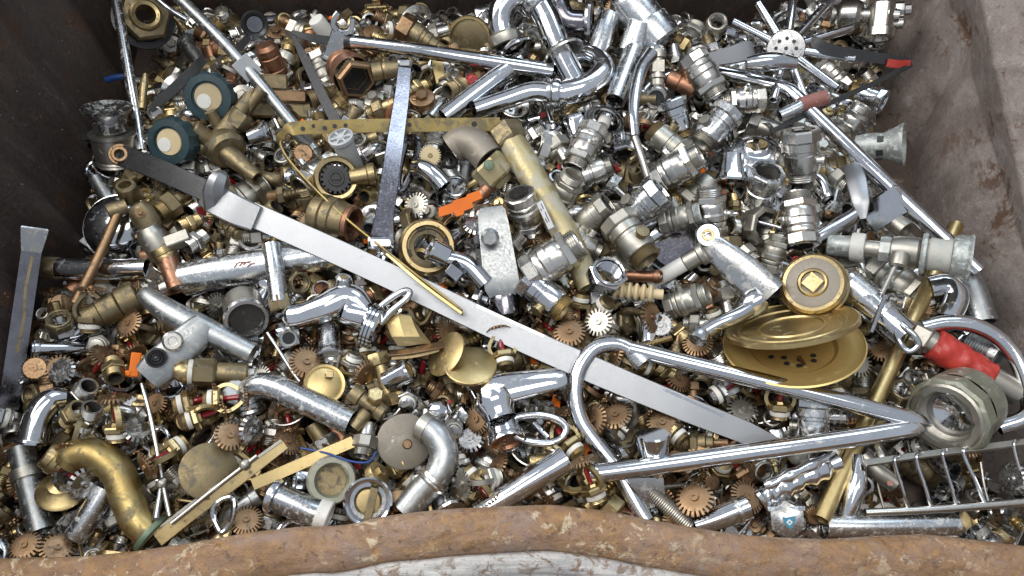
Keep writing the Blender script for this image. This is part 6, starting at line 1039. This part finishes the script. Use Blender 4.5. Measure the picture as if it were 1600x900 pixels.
# grit and swarf lying on the pieces
VV, FF, MI = [], [], []; fr = free[rng.integers(len(free), size=4500)]
for a, b in fr:
    z = H[a, b]
    if z < H0[a, b]+.002 and z > ZF+.004 or HB[a, b] < z+.004 or z > S[a, b]+.02: continue
    q = random.uniform(.0009, .0026); bs = len(VV); c = Vector((X0+(a+.5)*CELL, Y0+(b+.5)*CELL, z-.0004)); w = random.uniform(.4, 2.2)
    for _ in range(5): VV.append(tuple(c+Vector((random.uniform(-q, q)*w, random.uniform(-q, q), random.uniform(-.3, .8)*q))))
    FF += [(bs, bs+1, bs+2), (bs, bs+2, bs+3), (bs, bs+3, bs+1), (bs+4, bs+1, bs+2), (bs+4, bs+2, bs+3), (bs+4, bs+3, bs+1)]; MI += [random.choice((0, 0, 1, 2, 3))]*6
me = bpy.data.meshes.new('metal_swarf'); me.from_pydata(VV, [], FF)
for s in ('dark_inside', 'brass_old', 'grey_brown', 'ptfe'): me.materials.append(MATS[s])
me.polygons.foreach_set('material_index', MI); me.update(); o = bpy.data.objects.new('metal_swarf', me); COL.objects.link(o); o['kind'] = 'stuff'; o['label'] = 'fine brown grit and metal swarf lying between the fittings'
# ------------------------------------------------------------------ labels that single each loose piece out
hx, hn = [], []
for d, P in zip(THINGS, HERO_P):
    if d.get('short'):
        Q = P[rng.choice(len(P), min(len(P), 120), replace=False)]; x, y, _ = projn(Q); hx.append(np.stack([x, y], 1)); hn += [d['short']]*len(Q)
hx = np.concatenate(hx); hn = np.array(hn); used = set(d['root'].get('label') for d in THINGS)
HU = list(dict.fromkeys(hn.tolist())); hsel = [np.where(hn == h)[0] for h in HU]
LONG = {'long silver bar', 'arrow-shaped chrome rail', 'long chrome pole', 'long brass tube', 'looping chrome tube', 'stained yellow pipe', 'perforated strap', 'straight chromed arm'}
loose = [d for d in THINGS if 'label' not in d['root']]
XY = np.array([proj(d['root'].matrix_world.translation)[:2] for d in loose]); DM = np.empty((len(loose), len(HU))); NP = np.empty((len(loose), len(HU)), int)
for n, (x, y) in enumerate(XY):
    dd = np.hypot(hx[:, 0]-x, hx[:, 1]-y)
    for m, sl in enumerate(hsel): i = sl[np.argmin(dd[sl])]; NP[n, m] = i; DM[n, m] = dd[i]
looks = np.array([d['look'] for d in loose])
def word(n, m):
    dx, dy = XY[n]-hx[NP[n, m]]
    if DM[n, m] < 9: return 'touching'
    return 'beside' if abs(dx) > abs(dy)*1.4 else ('below' if dy > 0 else 'above')
for n, d in enumerate(loose):
    lk = d['look']; same = np.where((looks == lk) & (np.arange(len(loose)) != n))[0]; o = np.argsort(DM[n])[:7]; c = []
    for m in o[:4]:      # the only one of its look near that thing
        if HU[m] not in LONG and DM[n, m] < 90 and (len(same) == 0 or DM[same, m].min() > DM[n, m]*1.6+30): c.append(f'{lk} {word(n, m)} the {HU[m]}')
    pairs = [(DM[n, p]+DM[n, q], p, q) for i, p in enumerate(o) for q in o[i+1:]]
    pairs.sort(key=lambda t: t[0]-(0 if len(same) == 0 else .5*(DM[same, t[1]]+DM[same, t[2]]).min()))
    for _, p, q in pairs: c += [f'{lk} between the {HU[p]} and the {HU[q]}', f'{lk} {word(n, p)} the {HU[p]}, {word(n, q)} the {HU[q]}']
    c = [q for q in c if len(q.split()) <= 16]; L_ = next((q for q in c if q not in used), c[0]); used.add(L_); d['root']['label'] = L_
